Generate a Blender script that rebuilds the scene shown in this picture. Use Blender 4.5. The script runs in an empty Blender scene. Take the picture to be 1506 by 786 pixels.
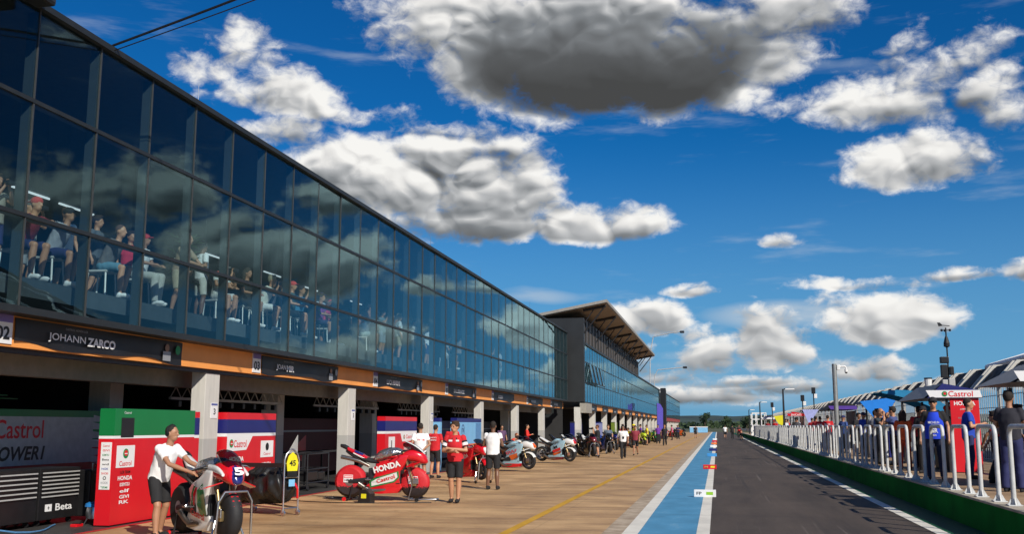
import bpy, bmesh, math, random
from mathutils import Vector, Matrix, Euler, noise
R = math.radians
sc = bpy.context.scene
COL = sc.collection
random.seed(7)

# ------------------------------------------------------------------ tagging
def tag(o, label=None, cat=None, group=None, kind=None):
    if label: o['label'] = label
    if cat: o['category'] = cat
    if group: o['group'] = group
    if kind: o['kind'] = kind
    return o

def thing(name, label, cat, loc=(0, 0, 0), rz=0.0, group=None, scale=1.0):
    o = bpy.data.objects.new(name, None)
    COL.objects.link(o)
    o.empty_display_size = 0.2
    o.location = loc
    o.rotation_euler = (0, 0, rz)
    o.scale = (scale,) * 3
    return tag(o, label, cat, group)

def mtx(o):
    m = Matrix.LocRotScale(o.location, o.rotation_euler, o.scale)
    return mtx(o.parent) @ m if o.parent else m

KIDS = {}
def link(name, me, parent=None):
    o = bpy.data.objects.new(name, me)
    COL.objects.link(o)
    if parent:
        o.parent = parent
        KIDS.setdefault(parent.name, []).append(o)
    return o

def copy_tree(o, parent=None, remap=None):
    c = o.copy()
    COL.objects.link(c)
    c.parent = parent
    if parent: KIDS.setdefault(parent.name, []).append(c)
    if remap and o.type == 'MESH':
        for i, s in enumerate(o.material_slots):
            k = s.material.name if s.material else None
            if k in remap:
                c.material_slots[i].link = 'OBJECT'
                c.material_slots[i].material = remap[k]
    for ch in list(KIDS.get(o.name, [])):
        copy_tree(ch, c, remap)
    return c

# ------------------------------------------------------------------ materials
MATS = {}
def mat(name, col, rough=0.55, metal=0.0, var=0.12, scale=6.0, bump=0.0, coat=0.0, spec=0.5, bscale=None):
    if name in MATS: return MATS[name]
    m = bpy.data.materials.new(name)
    m.use_nodes = True
    nt = m.node_tree
    b = nt.nodes['Principled BSDF']
    b.inputs['Roughness'].default_value = rough
    b.inputs['Metallic'].default_value = metal
    b.inputs['Coat Weight'].default_value = coat
    b.inputs['Specular IOR Level'].default_value = spec
    tc = nt.nodes.new('ShaderNodeTexCoord')
    nz = nt.nodes.new('ShaderNodeTexNoise')
    nz.inputs['Scale'].default_value = scale
    nz.inputs['Detail'].default_value = 4
    nt.links.new(tc.outputs['Object'], nz.inputs['Vector'])
    rp = nt.nodes.new('ShaderNodeMapRange')
    rp.inputs['From Min'].default_value = 0.3
    rp.inputs['From Max'].default_value = 0.7
    rp.inputs['To Min'].default_value = 1 - var
    rp.inputs['To Max'].default_value = 1 + var
    nt.links.new(nz.outputs['Fac'], rp.inputs['Value'])
    mx = nt.nodes.new('ShaderNodeVectorMath'); mx.operation = 'SCALE'
    mx.inputs[0].default_value = col[:3]
    nt.links.new(rp.outputs['Result'], mx.inputs['Scale'])
    nt.links.new(mx.outputs['Vector'], b.inputs['Base Color'])
    if bump:
        bp = nt.nodes.new('ShaderNodeBump')
        bp.inputs['Strength'].default_value = bump
        bp.inputs['Distance'].default_value = 0.02
        n2 = nt.nodes.new('ShaderNodeTexNoise')
        n2.inputs['Scale'].default_value = bscale or scale * 6
        n2.inputs['Detail'].default_value = 5
        nt.links.new(tc.outputs['Object'], n2.inputs['Vector'])
        nt.links.new(n2.outputs['Fac'], bp.inputs['Height'])
        nt.links.new(bp.outputs['Normal'], b.inputs['Normal'])
    m.diffuse_color = (*col[:3], 1)
    MATS[name] = m
    return m

def emit(name, col, s):
    m = bpy.data.materials.new(name); m.use_nodes = True
    b = m.node_tree.nodes['Principled BSDF']
    b.inputs['Base Color'].default_value = (*col, 1)
    b.inputs['Emission Color'].default_value = (*col, 1)
    b.inputs['Emission Strength'].default_value = s
    return m

class N:
    """small node wiring helper"""
    def __init__(s, nt): s.nt = nt
    def new(s, t, **k):
        n = s.nt.nodes.new(t)
        for a, v in k.items(): setattr(n, a, v)
        return n
    def put(s, sock, v):
        if hasattr(v, 'is_output'): s.nt.links.new(v, sock)
        elif v is not None: sock.default_value = v
    def math(s, op, a, b=None, c=None, clamp=False):
        n = s.new('ShaderNodeMath', operation=op, use_clamp=clamp)
        for i, v in enumerate((a, b, c)):
            if v is not None: s.put(n.inputs[i], v)
        return n.outputs[0]
    def vmath(s, op, a, b=None, scale=None):
        n = s.new('ShaderNodeVectorMath', operation=op)
        s.put(n.inputs[0], a)
        if b is not None: s.put(n.inputs[1], b)
        if scale is not None: s.put(n.inputs['Scale'], scale)
        return n.outputs['Value'] if op in ('DOT_PRODUCT', 'LENGTH') else n.outputs['Vector']
    def noise(s, vec, scale, detail=4, rough=0.5, dist=0.0):
        n = s.new('ShaderNodeTexNoise')
        s.put(n.inputs['Vector'], vec)
        n.inputs['Scale'].default_value = scale
        n.inputs['Detail'].default_value = detail
        n.inputs['Roughness'].default_value = rough
        n.inputs['Distortion'].default_value = dist
        return n.outputs['Fac']
    def maprange(s, v, a, b, c=0.0, d=1.0, smooth=False):
        n = s.new('ShaderNodeMapRange')
        if smooth: n.interpolation_type = 'SMOOTHSTEP'
        s.put(n.inputs['Value'], v)
        for k, x in zip(('From Min', 'From Max', 'To Min', 'To Max'), (a, b, c, d)):
            s.put(n.inputs[k], x)
        return n.outputs['Result']
    def mix(s, f, a, b):
        n = s.new('ShaderNodeMix', data_type='RGBA')
        s.put(n.inputs[0], f); s.put(n.inputs[6], a); s.put(n.inputs[7], b)
        return n.outputs[2]

def node_mat(name):
    m = bpy.data.materials.new(name); m.use_nodes = True
    return m, N(m.node_tree), m.node_tree.nodes['Principled BSDF']

# ------------------------------------------------------------------ mesh builder
class MB:
    def __init__(s): s.v = []; s.f = []
    def _add(s, vs, fs):
        k = len(s.v)
        s.v += [Vector(v) for v in vs]
        s.f += [tuple(i + k for i in f) for f in fs]
        return s
    def box(s, x0, x1, y0, y1, z0, z1, M=None):
        vs = [Vector((x, y, z)) for z in (z0, z1) for y in (y0, y1) for x in (x0, x1)]
        if M: vs = [M @ v for v in vs]
        return s._add(vs, [(0, 2, 3, 1), (4, 5, 7, 6), (0, 1, 5, 4), (2, 6, 7, 3), (0, 4, 6, 2), (1, 3, 7, 5)])
    def bbox(s, x0, x1, y0, y1, z0, z1, b=0.01, M=None):
        bm = bmesh.new()
        bmesh.ops.create_cube(bm, size=1)
        for v in bm.verts:
            v.co = Vector(((x0 + x1) / 2 + v.co.x * (x1 - x0), (y0 + y1) / 2 + v.co.y * (y1 - y0), (z0 + z1) / 2 + v.co.z * (z1 - z0)))
        bmesh.ops.bevel(bm, geom=bm.edges[:], offset=b, segments=2, affect='EDGES', profile=0.6)
        bm.verts.index_update()
        s._add([(M @ v.co) if M else v.co.copy() for v in bm.verts], [tuple(v.index for v in f.verts) for f in bm.faces])
        bm.free(); return s
    def cyl(s, p0, p1, r0, r1=None, n=12, cap=True):
        r1 = r0 if r1 is None else r1
        p0 = Vector(p0); p1 = Vector(p1)
        d = (p1 - p0).normalized()
        a = d.orthogonal().normalized(); b = d.cross(a)
        vs = [p + (a * math.cos(2 * math.pi * i / n) + b * math.sin(2 * math.pi * i / n)) * r for p, r in ((p0, r0), (p1, r1)) for i in range(n)]
        fs = [(i, (i + 1) % n, n + (i + 1) % n, n + i) for i in range(n)]
        if cap: fs += [tuple(range(n - 1, -1, -1)), tuple(range(n, 2 * n))]
        return s._add(vs, fs)
    def capsule(s, p0, p1, r0, r1=None, n=12):
        r1 = r0 if r1 is None else r1
        p0 = Vector(p0); p1 = Vector(p1)
        d = p1 - p0
        if d.length < 1e-6: d = Vector((0, 0, 1))
        d.normalize()
        a = d.orthogonal().normalized(); b = d.cross(a)
        rings = [(p0 - d * r0 * math.sin(t), r0 * math.cos(t)) for t in (1.2, 0.8, 0.4)] + [(p0, r0), (p1, r1)] + [(p1 + d * r1 * math.sin(t), r1 * math.cos(t)) for t in (0.4, 0.8, 1.2)]
        return s._rings(rings, a, b, n)
    def _rings(s, rings, a, b, n):
        vs = []; fs = []
        for c, r in rings:
            vs += [c + (a * math.cos(2 * math.pi * i / n) + b * math.sin(2 * math.pi * i / n)) * r for i in range(n)]
        for k in range(len(rings) - 1):
            fs += [(k * n + i, k * n + (i + 1) % n, (k + 1) * n + (i + 1) % n, (k + 1) * n + i) for i in range(n)]
        m = (len(rings) - 1) * n
        fs += [tuple(range(n - 1, -1, -1)), tuple(range(m, m + n))]
        return s._add(vs, fs)
    def tube(s, pts, r, n=8, closed=False):
        pts = [Vector(p) for p in pts]
        m = len(pts); vs = []; fs = []
        rr = r if isinstance(r, (list, tuple)) else [r] * m
        up = None
        for i, p in enumerate(pts):
            if closed: d = pts[(i + 1) % m] - pts[i - 1]
            else: d = pts[min(i + 1, m - 1)] - pts[max(i - 1, 0)]
            d.normalize()
            if up is None: up = d.orthogonal().normalized()
            up = (up - d * up.dot(d)).normalized()
            b = d.cross(up)
            vs += [p + (up * math.cos(2 * math.pi * k / n) + b * math.sin(2 * math.pi * k / n)) * rr[i] for k in range(n)]
        for i in range(m if closed else m - 1):
            j = (i + 1) % m
            fs += [(i * n + k, i * n + (k + 1) % n, j * n + (k + 1) % n, j * n + k) for k in range(n)]
        if not closed: fs += [tuple(range(n - 1, -1, -1)), tuple(range((m - 1) * n, m * n))]
        return s._add(vs, fs)
    def lathe(s, prof, axis='Y', c=(0, 0, 0), n=28, closed=True):
        """prof: (radius, offset along the axis)"""
        c = Vector(c); vs = []; fs = []; m = len(prof)
        for i in range(n):
            t = 2 * math.pi * i / n
            for r, o in prof:
                if axis == 'Y': vs.append(c + Vector((r * math.cos(t), o, r * math.sin(t))))
                elif axis == 'X': vs.append(c + Vector((o, r * math.cos(t), r * math.sin(t))))
                else: vs.append(c + Vector((r * math.cos(t), r * math.sin(t), o)))
        for i in range(n):
            j = (i + 1) % n
            for k in range(m if closed else m - 1):
                l = (k + 1) % m
                fs.append((i * m + k, j * m + k, j * m + l, i * m + l))
        return s._add(vs, fs)
    def sphere(s, c, rx, ry=None, rz=None, n=14, M=None):
        ry = rx if ry is None else ry; rz = rx if rz is None else rz
        c = Vector(c); k = n // 2
        vs = []; fs = []
        for j in range(1, k):
            t = math.pi * j / k
            for i in range(n):
                p = 2 * math.pi * i / n
                vs.append(Vector((rx * math.sin(t) * math.cos(p), ry * math.sin(t) * math.sin(p), rz * math.cos(t))))
        vs += [Vector((0, 0, rz)), Vector((0, 0, -rz))]
        if M: vs = [M @ v for v in vs]
        vs = [c + v for v in vs]
        for j in range(k - 2):
            fs += [(j * n + i, (j + 1) * n + i, (j + 1) * n + (i + 1) % n, j * n + (i + 1) % n) for i in range(n)]
        t = (k - 1) * n
        for i in range(n):
            fs.append((t, i, (i + 1) % n)); fs.append((t + 1, (k - 2) * n + (i + 1) % n, (k - 2) * n + i))
        return s._add(vs, fs)
    def loft(s, secs, n=20, sub=3, e=2.6):
        """secs along x: (x, zc, half height, half width[, exponent]); Catmull-Rom smoothed"""
        def cr(a, b, c, d, t): return 0.5 * (2 * b + (c - a) * t + (2 * a - 5 * b + 4 * c - d) * t * t + (3 * b - a - 3 * c + d) * t ** 3)
        S = [tuple(q) + ((e,) if len(q) == 4 else ()) for q in secs]
        out = []
        for i in range(len(S) - 1):
            a, b, c, d = S[max(i - 1, 0)], S[i], S[i + 1], S[min(i + 2, len(S) - 1)]
            for k in range(sub): out.append([cr(*q, k / sub) for q in zip(a, b, c, d)])
        out.append(list(S[-1]))
        vs = []; fs = []
        for x, zc, hz, hy, ee in out:
            for i in range(n):
                t = 2 * math.pi * i / n
                ct, st = math.cos(t), math.sin(t)
                vs.append((x, math.copysign(abs(ct) ** (2 / ee), ct) * max(hy, .004), zc + math.copysign(abs(st) ** (2 / ee), st) * max(hz, .004)))
        for k in range(len(out) - 1):
            fs += [(k * n + i, k * n + (i + 1) % n, (k + 1) * n + (i + 1) % n, (k + 1) * n + i) for i in range(n)]
        m = (len(out) - 1) * n
        fs += [tuple(range(n - 1, -1, -1)), tuple(range(m, m + n))]
        return s._add(vs, fs)
    def prism(s, poly, y0, y1, axis='Y', inset=0.0):
        """poly in the plane across the axis, extruded y0..y1; inset chamfers the two ends"""
        n = len(poly)
        cx = sum(p[0] for p in poly) / n; cz = sum(p[1] for p in poly) / n
        def P(p, o, k=1.0):
            a = cx + (p[0] - cx) * k; b = cz + (p[1] - cz) * k
            return {'Y': (a, o, b), 'X': (o, a, b), 'Z': (a, b, o)}[axis]
        rows = []
        if inset:
            w = y1 - y0
            rows = [(y0, 1 - inset), (y0 + .25 * inset * min(w, .3), 1 - inset * .4), (y0 + .7 * inset * min(w, .3), 1), (y1 - .7 * inset * min(w, .3), 1), (y1 - .25 * inset * min(w, .3), 1 - inset * .4), (y1, 1 - inset)]
        else: rows = [(y0, 1), (y1, 1)]
        vs = [P(p, o, k) for o, k in rows for p in poly]
        fs = []
        for k in range(len(rows) - 1):
            fs += [(k * n + i, k * n + (i + 1) % n, (k + 1) * n + (i + 1) % n, (k + 1) * n + i) for i in range(n)]
        m = (len(rows) - 1) * n
        fs += [tuple(range(n - 1, -1, -1)), tuple(range(m, m + n))]
        return s._add(vs, fs)
    def quad(s, *p):
        return s._add(p, [tuple(range(len(p)))])
    def mesh(s, name, smooth=False):
        me = bpy.data.meshes.new(name)
        me.from_pydata([tuple(v) for v in s.v], [], s.f)
        bm = bmesh.new(); bm.from_mesh(me)
        bmesh.ops.recalc_face_normals(bm, faces=bm.faces[:])
        bm.to_mesh(me); bm.free()
        if smooth:
            me.polygons.foreach_set('use_smooth', [True] * len(me.polygons))
            if hasattr(me, 'set_sharp_from_angle'): me.set_sharp_from_angle(angle=R(42))
        me.update()
        return me
    def build(s, name, m, parent=None, world=False, smooth=False, label=None):
        if world and parent:
            inv = mtx(parent).inverted()
            s.v = [inv @ v for v in s.v]
        me = s.mesh(name, smooth)
        me.materials.append(m)
        o = link(name, me, parent)
        if label: o['label'] = label
        return o

TS = bpy.data.scenes.new('workbench')   # an empty scene in which single meshes are evaluated, removed at the end
def evaluated_mesh(o):
    TS.collection.objects.link(o)
    with bpy.context.temp_override(scene=TS, view_layer=TS.view_layers[0]):
        dg = bpy.context.evaluated_depsgraph_get(); dg.update()
        me = bpy.data.meshes.new_from_object(o.evaluated_get(dg), depsgraph=dg)
    return me

def remesh(mb, voxel, smooth=2):
    me = mb.mesh('tmp')
    o = bpy.data.objects.new('tmp', me)
    md = o.modifiers.new('r', 'REMESH'); md.mode = 'VOXEL'; md.voxel_size = voxel; md.use_smooth_shade = True
    if smooth:
        ms = o.modifiers.new('s', 'SMOOTH'); ms.iterations = smooth; ms.factor = 0.5
    out = evaluated_mesh(o)
    bpy.data.objects.remove(o); bpy.data.meshes.remove(me)
    out.polygons.foreach_set('use_smooth', [True] * len(out.polygons))
    return out

def text(s, width, M, m, parent, height=None, name='lettering', bold=0.0, shear=0.0, world=True, align='CENTER', extrude=0.002):
    """writing as a mesh; M places it (x right, y up, z out of the surface)"""
    cu = bpy.data.curves.new('t', 'FONT')
    cu.body = s; cu.align_x = align; cu.align_y = 'CENTER'
    cu.offset = bold; cu.shear = shear; cu.extrude = 0.0; cu.resolution_u = 3
    o = bpy.data.objects.new('t', cu)
    me = evaluated_mesh(o)
    bpy.data.objects.remove(o); bpy.data.curves.remove(cu)
    xs = [v.co.x for v in me.vertices]; ys = [v.co.y for v in me.vertices]
    w = max(xs) - min(xs) or 1; h = max(ys) - min(ys) or 1
    kx = width / w; ky = (height / h) if height else kx
    cx = (max(xs) + min(xs)) / 2; cy = (max(ys) + min(ys)) / 2
    T = M
    if world and parent: T = mtx(parent).inverted() @ M
    for v in me.vertices:
        v.co = T @ Vector(((v.co.x - cx) * kx, (v.co.y - cy) * ky, 0.0))
    me.materials.append(m)
    me.update()
    return link(name, me, parent)

def on_px(x, y, z):   # a surface facing +X: text runs along +Y
    return Matrix.Translation((x, y, z)) @ Matrix(((0, 0, 1, 0), (1, 0, 0, 0), (0, 1, 0, 0), (0, 0, 0, 1)))
def on_ny(x, y, z):   # a surface facing -Y: text runs along +X
    return Matrix.Translation((x, y, z)) @ Matrix(((1, 0, 0, 0), (0, 0, -1, 0), (0, 1, 0, 0), (0, 0, 0, 1)))
# ------------------------------------------------------------------ camera, sun, sky
cam = bpy.data.cameras.new('camera')
cam.sensor_width = 36.0
cam.lens = 36.0 * 1500 / 1506
cam.clip_start = 0.1; cam.clip_end = 12000
co = bpy.data.objects.new('camera', cam); COL.objects.link(co)
co.location = (0, 0, 1.7)
co.rotation_euler = (R(90 + 8.867), 0, R(11.25))
sc.camera = co

SUN_EL = 34.0
SUN_DIR = Vector((0.67, -0.74, 0)).normalized() * math.cos(R(SUN_EL)) + Vector((0, 0, math.sin(R(SUN_EL))))
sl = bpy.data.lights.new('sun', 'SUN')
sl.energy = 5.0; sl.angle = R(0.53); sl.color = (1.0, 0.93, 0.82)
so = bpy.data.objects.new('sun', sl); COL.objects.link(so)
so.rotation_euler = (-SUN_DIR).to_track_quat('-Z', 'Y').to_euler()
so.location = (20, -20, 40)

sc.view_settings.view_transform = 'Standard'
sc.view_settings.look = 'None'
sc.view_settings.exposure = 0.0
sc.view_settings.gamma = 1.0
sc.cycles.transparent_max_bounces = 24
sc.cycles.max_bounces = 8
sc.cycles.use_denoising = True

world = bpy.data.worlds.new('World'); sc.world = world
world.use_nodes = True
world.cycles.sampling_method = 'MANUAL'; world.cycles.sample_map_resolution = 512
nt = world.node_tree
for n_ in list(nt.nodes): nt.nodes.remove(n_)
W = N(nt)
out = W.new('ShaderNodeOutputWorld'); bg = W.new('ShaderNodeBackground')
nt.links.new(bg.outputs[0], out.inputs[0])
sky = W.new('ShaderNodeTexSky', sky_type='NISHITA')
sky.sun_disc = False
sky.sun_elevation = R(SUN_EL)
sky.sun_rotation = math.atan2(SUN_DIR.x, SUN_DIR.y)
sky.altitude = 900; sky.air_density = 1.0; sky.dust_density = 0.1; sky.ozone_density = 4.0
dirn = W.vmath('NORMALIZE', W.new('ShaderNodeTexCoord').outputs['Generated'])
sep = W.new('ShaderNodeSeparateXYZ'); nt.links.new(dirn, sep.inputs[0])
X_, Y_, Z_ = sep.outputs
az = W.math('MULTIPLY', W.math('ARCTAN2', X_, Y_), 57.29578)
el = W.math('MULTIPLY', W.math('ARCSINE', Z_), 57.29578)
# cumulus fields: (azimuth, elevation, half width, half height, how dark the underside is, weight)
BLOBS = [
 (-5.6, 20.2, 9.4, 5.2, .95, 1.35), (-12.6, 20.6, 5.4, 4.4, .45, 1.1), (-15.6, 21.8, 4.4, 3.6, .25, .95), (2.8, 20.8, 4.4, 3.8, .5, .9), (-4, 27, 17, 5.0, .9, 1.0),
 (-16.0, 13.4, 7.0, 3.2, .42, 1.35), (-21.0, 13.6, 4.4, 2.2, .3, 1.0), (-7.0, 11.1, 4.6, 1.6, .5, 1.2), (-13.6, 11.2, 5.4, 2.0, .75, 1.2), (-10.8, 12.7, 3.8, 2.6, .42, 1.1), (-17, 15.3, 3.5, 1.7, .1, 1.1),
 (-27.0, 20.2, 2.1, 1.9, .2, .5), (-25.0, 17.9, 3.4, 1.3, .3, .5), (-19.2, 17.2, 2.8, .8, .2, .45), (-29.3, 18.9, 2.1, .9, .2, .45), (-24.0, 15.8, 2.6, 1.0, .4, .5), (-22.0, 17.3, 2.0, .7, .3, .45),
 (12.0, 13.6, 4.6, 1.9, .5, 1.0), (12.4, 17.0, 5.6, 2.1, .75, .5), (16.5, 15.6, 2.6, 1.5, .5, .6),
 (9.1, 5.4, 3.8, 1.9, .32, 1.05), (8.6, 7.5, 2.6, .45, .9, .35), (12.6, 7.7, 1.9, .4, .8, .45),
 (7.6, 2.7, 3.0, .95, .42, .75), (2.8, 4.0, 2.7, 1.9, .30, 1.0), (-.6, 3.7, 2.2, 1.7, .38, .85), (-3.7, 5.7, 2.5, 1.2, .35, 1.0), (-1.1, 7.2, 1.6, .5, .5, .65),
 (-1.4, 1.7, 5.4, .9, .75, .9), (3.6, 2.0, 3.8, .7, .7, .8), (13, 2.0, 4.0, .6, .6, .65), (-5.0, 3.4, 2.6, 1.2, .6, .8), (15.8, 7.7, 1.4, .6, .4, .5), (17.5, 5.0, 2.4, 1.1, .5, .7),
 (4.3, 9.9, 1.2, .45, .6, .4), (8.2, 14.4, .9, .35, .4, .3), (-3, 2.7, 2.5, .6, .6, .7), (1.0, 2.4, 3, .45, .7, .5),
 (25.0, 8.6, 6.5, 3.0, .75, 1.05), (36.5, 11.4, 5.0, 2.6, .6, .95), (30.5, 12.6, 3.0, 2.4, .5, .9), (21.6, 12.4, 2.6, 1.3, .7, .7), (33, 20, 3.0, .9, .2, .4),
 (22, 3.4, 5.0, 1.4, .5, .8), (36, 4.0, 6.0, 1.9, .5, .8), (55, 16, 10, 5, .6, 1.0), (110, 14, 18, 6, .5, 1.0), (-130, 24, 24, 8, .5, 1.0), (-60, 14, 14, 5, .6, .9), (60, 50, 18, 8, .6, .9),
]
# small ragged shifts so that no cloud outline is an ellipse
warp = W.new('ShaderNodeTexNoise'); warp.inputs['Scale'].default_value = 9.0; warp.inputs['Detail'].default_value = 3
nt.links.new(dirn, warp.inputs['Vector'])
wv = W.vmath('SCALE', W.vmath('SUBTRACT', warp.outputs['Color'], (0.5, 0.5, 0.5)), scale=W.maprange(el, 2.0, 20.0, 1.8, 4.6))
comb = W.new('ShaderNodeCombineXYZ'); nt.links.new(az, comb.inputs[0]); nt.links.new(el, comb.inputs[1])
uvw = W.vmath('ADD', comb.outputs[0], W.vmath('MULTIPLY', wv, (1.0, 0.45, 0)))
dens = -1.0; dark = 0.0
for a0, e0, ra, re, dk, wt in BLOBS:
    n_ = W.new('ShaderNodeVectorMath', operation='MULTIPLY_ADD')
    W.put(n_.inputs[0], uvw); n_.inputs[1].default_value = (1 / ra, 1 / re, 0); n_.inputs[2].default_value = (-a0 / ra, -e0 / re, 0)
    q = n_.outputs[0]
    q2 = W.vmath('MAXIMUM', q, W.vmath('MULTIPLY', q, (-1, -1.5, 0)))      # flatter bases
    b_ = W.math('MULTIPLY_ADD', W.vmath('DOT_PRODUCT', q2, q2), -wt, wt)
    low = W.math('ADD', W.vmath('DOT_PRODUCT', q, (0, -.85 * dk, 0)), (.62 if dk > .9 else .30) * dk, clamp=True)
    dens = W.math('MAXIMUM', b_, dens)
    dark = W.math('MAXIMUM', W.math('MULTIPLY', W.math('MULTIPLY_ADD', b_, 1.3, .25, clamp=True), low), dark)
flat = W.vmath('MULTIPLY', dirn, (1.0, 1.0, 1.5))
toward = Vector((0.45, -0.2, 1.0)).normalized()
big1 = W.noise(flat, 9.0, 2, 0.45); big2 = W.noise(W.vmath('ADD', flat, tuple(toward * .030)), 9.0, 2, 0.45)
def billow(v):
    a = W.math('ABSOLUTE', W.math('MULTIPLY_ADD', W.noise(v, 13.0, 0, .5, .35), 2.0, -1.0))
    b = W.math('ABSOLUTE', W.math('MULTIPLY_ADD', W.noise(v, 31.0, 1, .5, .3), 2.0, -1.0))
    return W.math('MULTIPLY_ADD', b, .45, a)
mid1 = billow(flat); mid2 = billow(W.vmath('ADD', flat, tuple(toward * .011)))
fine = W.noise(flat, 70.0, 5, 0.62, .4)
n1 = W.math('SUBTRACT', big1, .5); m1 = W.math('SUBTRACT', mid1, .42); f1 = W.math('SUBTRACT', fine, .5)
dens = W.math('MULTIPLY_ADD', n1, W.maprange(el, 4.0, 13.0, 1.2, 2.6), dens)
dens = W.math('MULTIPLY_ADD', m1, 1.15, dens)
dens = W.math('MULTIPLY_ADD', f1, 1.45, dens)
dens = W.math('ADD', dens, W.maprange(el, 4.0, 13.0, .04, .26))
alpha = W.maprange(dens, -.22, W.maprange(el, 2.0, 14.0, .52, .80), smooth=True)
alpha = W.math('MULTIPLY', alpha, W.maprange(el, -0.5, 1.0))
calm = W.maprange(dark, .12, .55, 1.0, .22)       # undersides are smooth, lit tops are billowy
em = W.math('MULTIPLY', W.math('SUBTRACT', big1, big2), 1.15)
em = W.math('MULTIPLY_ADD', W.math('SUBTRACT', mid1, mid2), 1.0, em)
em = W.math('MULTIPLY_ADD', m1, .10, em)
em = W.math('MULTIPLY_ADD', f1, .26, em)
em = W.math('MULTIPLY', em, W.maprange(el, 3.0, 13.0, .55, 1.0))
shade = W.math('MULTIPLY_ADD', em, calm, 0.90)
shade = W.math('MULTIPLY_ADD', dark, -1.05, shade)
shade = W.math('MULTIPLY_ADD', W.maprange(dens, .5, 1.6), -.10, shade)
cr = W.new('ShaderNodeValToRGB'); nt.links.new(shade, cr.inputs[0])
e_ = cr.color_ramp.elements
e_[0].position = 0.0; e_[0].color = (0.065, 0.067, 0.068, 1)
e_[1].position = 1.0; e_[1].color = (0.93, 0.92, 0.89, 1)
for p_, c_ in ((.25, (.10, .105, .11, 1)), (.5, (.22, .235, .25, 1)), (.72, (.50, .51, .52, 1)), (.88, (.80, .79, .77, 1))):
    q_ = cr.color_ramp.elements.new(p_); q_.color = c_
hs = W.new('ShaderNodeHueSaturation'); nt.links.new(sky.outputs[0], hs.inputs['Color'])
hs.inputs['Saturation'].default_value = 1.25; hs.inputs['Hue'].default_value = 0.5; hs.inputs['Value'].default_value = 1.0
SKY_STRENGTH = 0.06
cl = W.vmath('SCALE', cr.outputs[0], scale=1.0 / SKY_STRENGTH)
skyc = W.mix(W.maprange(el, -1, 17, .88, 0.0, smooth=True), W.vmath('MULTIPLY', hs.outputs[0], (.17, 1.0, 1.36)), (.155 / SKY_STRENGTH, .345 / SKY_STRENGTH, .58 / SKY_STRENGTH, 1))
# thin high cirrus veil
ci = W.noise(W.vmath('MULTIPLY', dirn, (2.2, 2.2, 14.0)), 3.0, 5, 0.6)
cia = W.math('MULTIPLY', W.maprange(ci, 0.56, 0.80, smooth=True), 0.30)
for a0, e0, ra, re, wt in ((3.6, 5.9, 4.6, .85, .75), (-9.6, 7.2, 2.6, .45, .5), (2, 2.4, 9, 1.6, .45), (8, 19, 4, .4, .3)):
    q = W.vmath('MULTIPLY', W.vmath('SUBTRACT', uvw, (a0, e0, 0)), (1 / ra, 1 / re, 0))
    g_ = W.math('SUBTRACT', 1.0, W.vmath('DOT_PRODUCT', q, q), clamp=True)
    cia = W.math('MAXIMUM', cia, W.math('MULTIPLY', W.math('MULTIPLY', g_, wt), W.maprange(ci, .3, .6)))
base = W.mix(cia, skyc, (0.55 / SKY_STRENGTH, 0.62 / SKY_STRENGTH, 0.68 / SKY_STRENGTH, 1))
nt.links.new(W.mix(alpha, base, cl), bg.inputs['Color'])
bg.inputs['Strength'].default_value = SKY_STRENGTH
# ------------------------------------------------------------------ palette
WHITE = mat('white_paint', (.78, .78, .76), .45, var=.05)
BLACKP = mat('black_plastic', (.012, .012, .013), .42, var=.2)
BLACKF = mat('black_fabric', (.014, .014, .016), .85, var=.3, scale=14, bump=.3)
DARK = mat('dark_steel', (.04, .04, .045), .45, .6)
STEEL = mat('bright_steel', (.55, .56, .58), .28, .95, var=.08)
GREYP = mat('grey_paint', (.42, .42, .41), .5, var=.06)
RED = mat('red_paint', (.62, .008, .014), .28, coat=.5, var=.06)
REDP = mat('red_panel', (.62, .010, .018), .35, var=.05, scale=2)
NAVY = mat('navy_panel', (.012, .016, .14), .4, var=.08, scale=2)
GREEN = mat('green_panel', (.006, .17, .045), .4, var=.06, scale=2)
WHITEP = mat('white_panel', (.78, .78, .78), .4, var=.03, scale=2)
LBLUE = mat('light_blue_panel', (.20, .47, .74), .4, var=.05, scale=2)
ORANGEP = mat('orange_panel', (.75, .17, .03), .4, var=.05, scale=2)
YELLOW = mat('yellow_paint', (.72, .66, .02), .4, var=.05)
RUBBER = mat('tyre_rubber', (.016, .016, .017), .75, var=.2, bump=.2)
TXW = mat('white_ink', (.8, .8, .8), .5, var=.02)
TXK = mat('black_ink', (.01, .01, .01), .5, var=.02)
TXR = mat('red_ink', (.65, .01, .02), .5, var=.02)
TXG = mat('green_ink', (.0, .22, .06), .5, var=.02)
TXS = mat('silver_ink', (.30, .31, .33), .45, .2, var=.02)
TXO = mat('gold_ink', (.65, .40, .10), .45, var=.02)
GRAPH = mat('graphite_panel', (.030, .031, .034), .35, var=.15, scale=3)

# ------------------------------------------------------------------ ground
def sheet(name, x0, x1, y0, y1, z, m, kind='structure', nx=1, ny=1):
    b = MB().quad((x0, y0, z), (x1, y0, z), (x1, y1, z), (x0, y1, z))
    return tag(b.build(name, m), kind=kind)

m, q, b = node_mat('dry_grass')
tc = q.new('ShaderNodeNewGeometry').outputs['Position']
c = q.mix(q.maprange(q.noise(tc, .02, 6, .6), .35, .65), (.035, .055, .018, 1), (.10, .095, .045, 1))
q.put(b.inputs['Base Color'], c); b.inputs['Roughness'].default_value = .95
sheet('ground', -4000, 4000, -300, 6000, -0.06, m)

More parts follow.
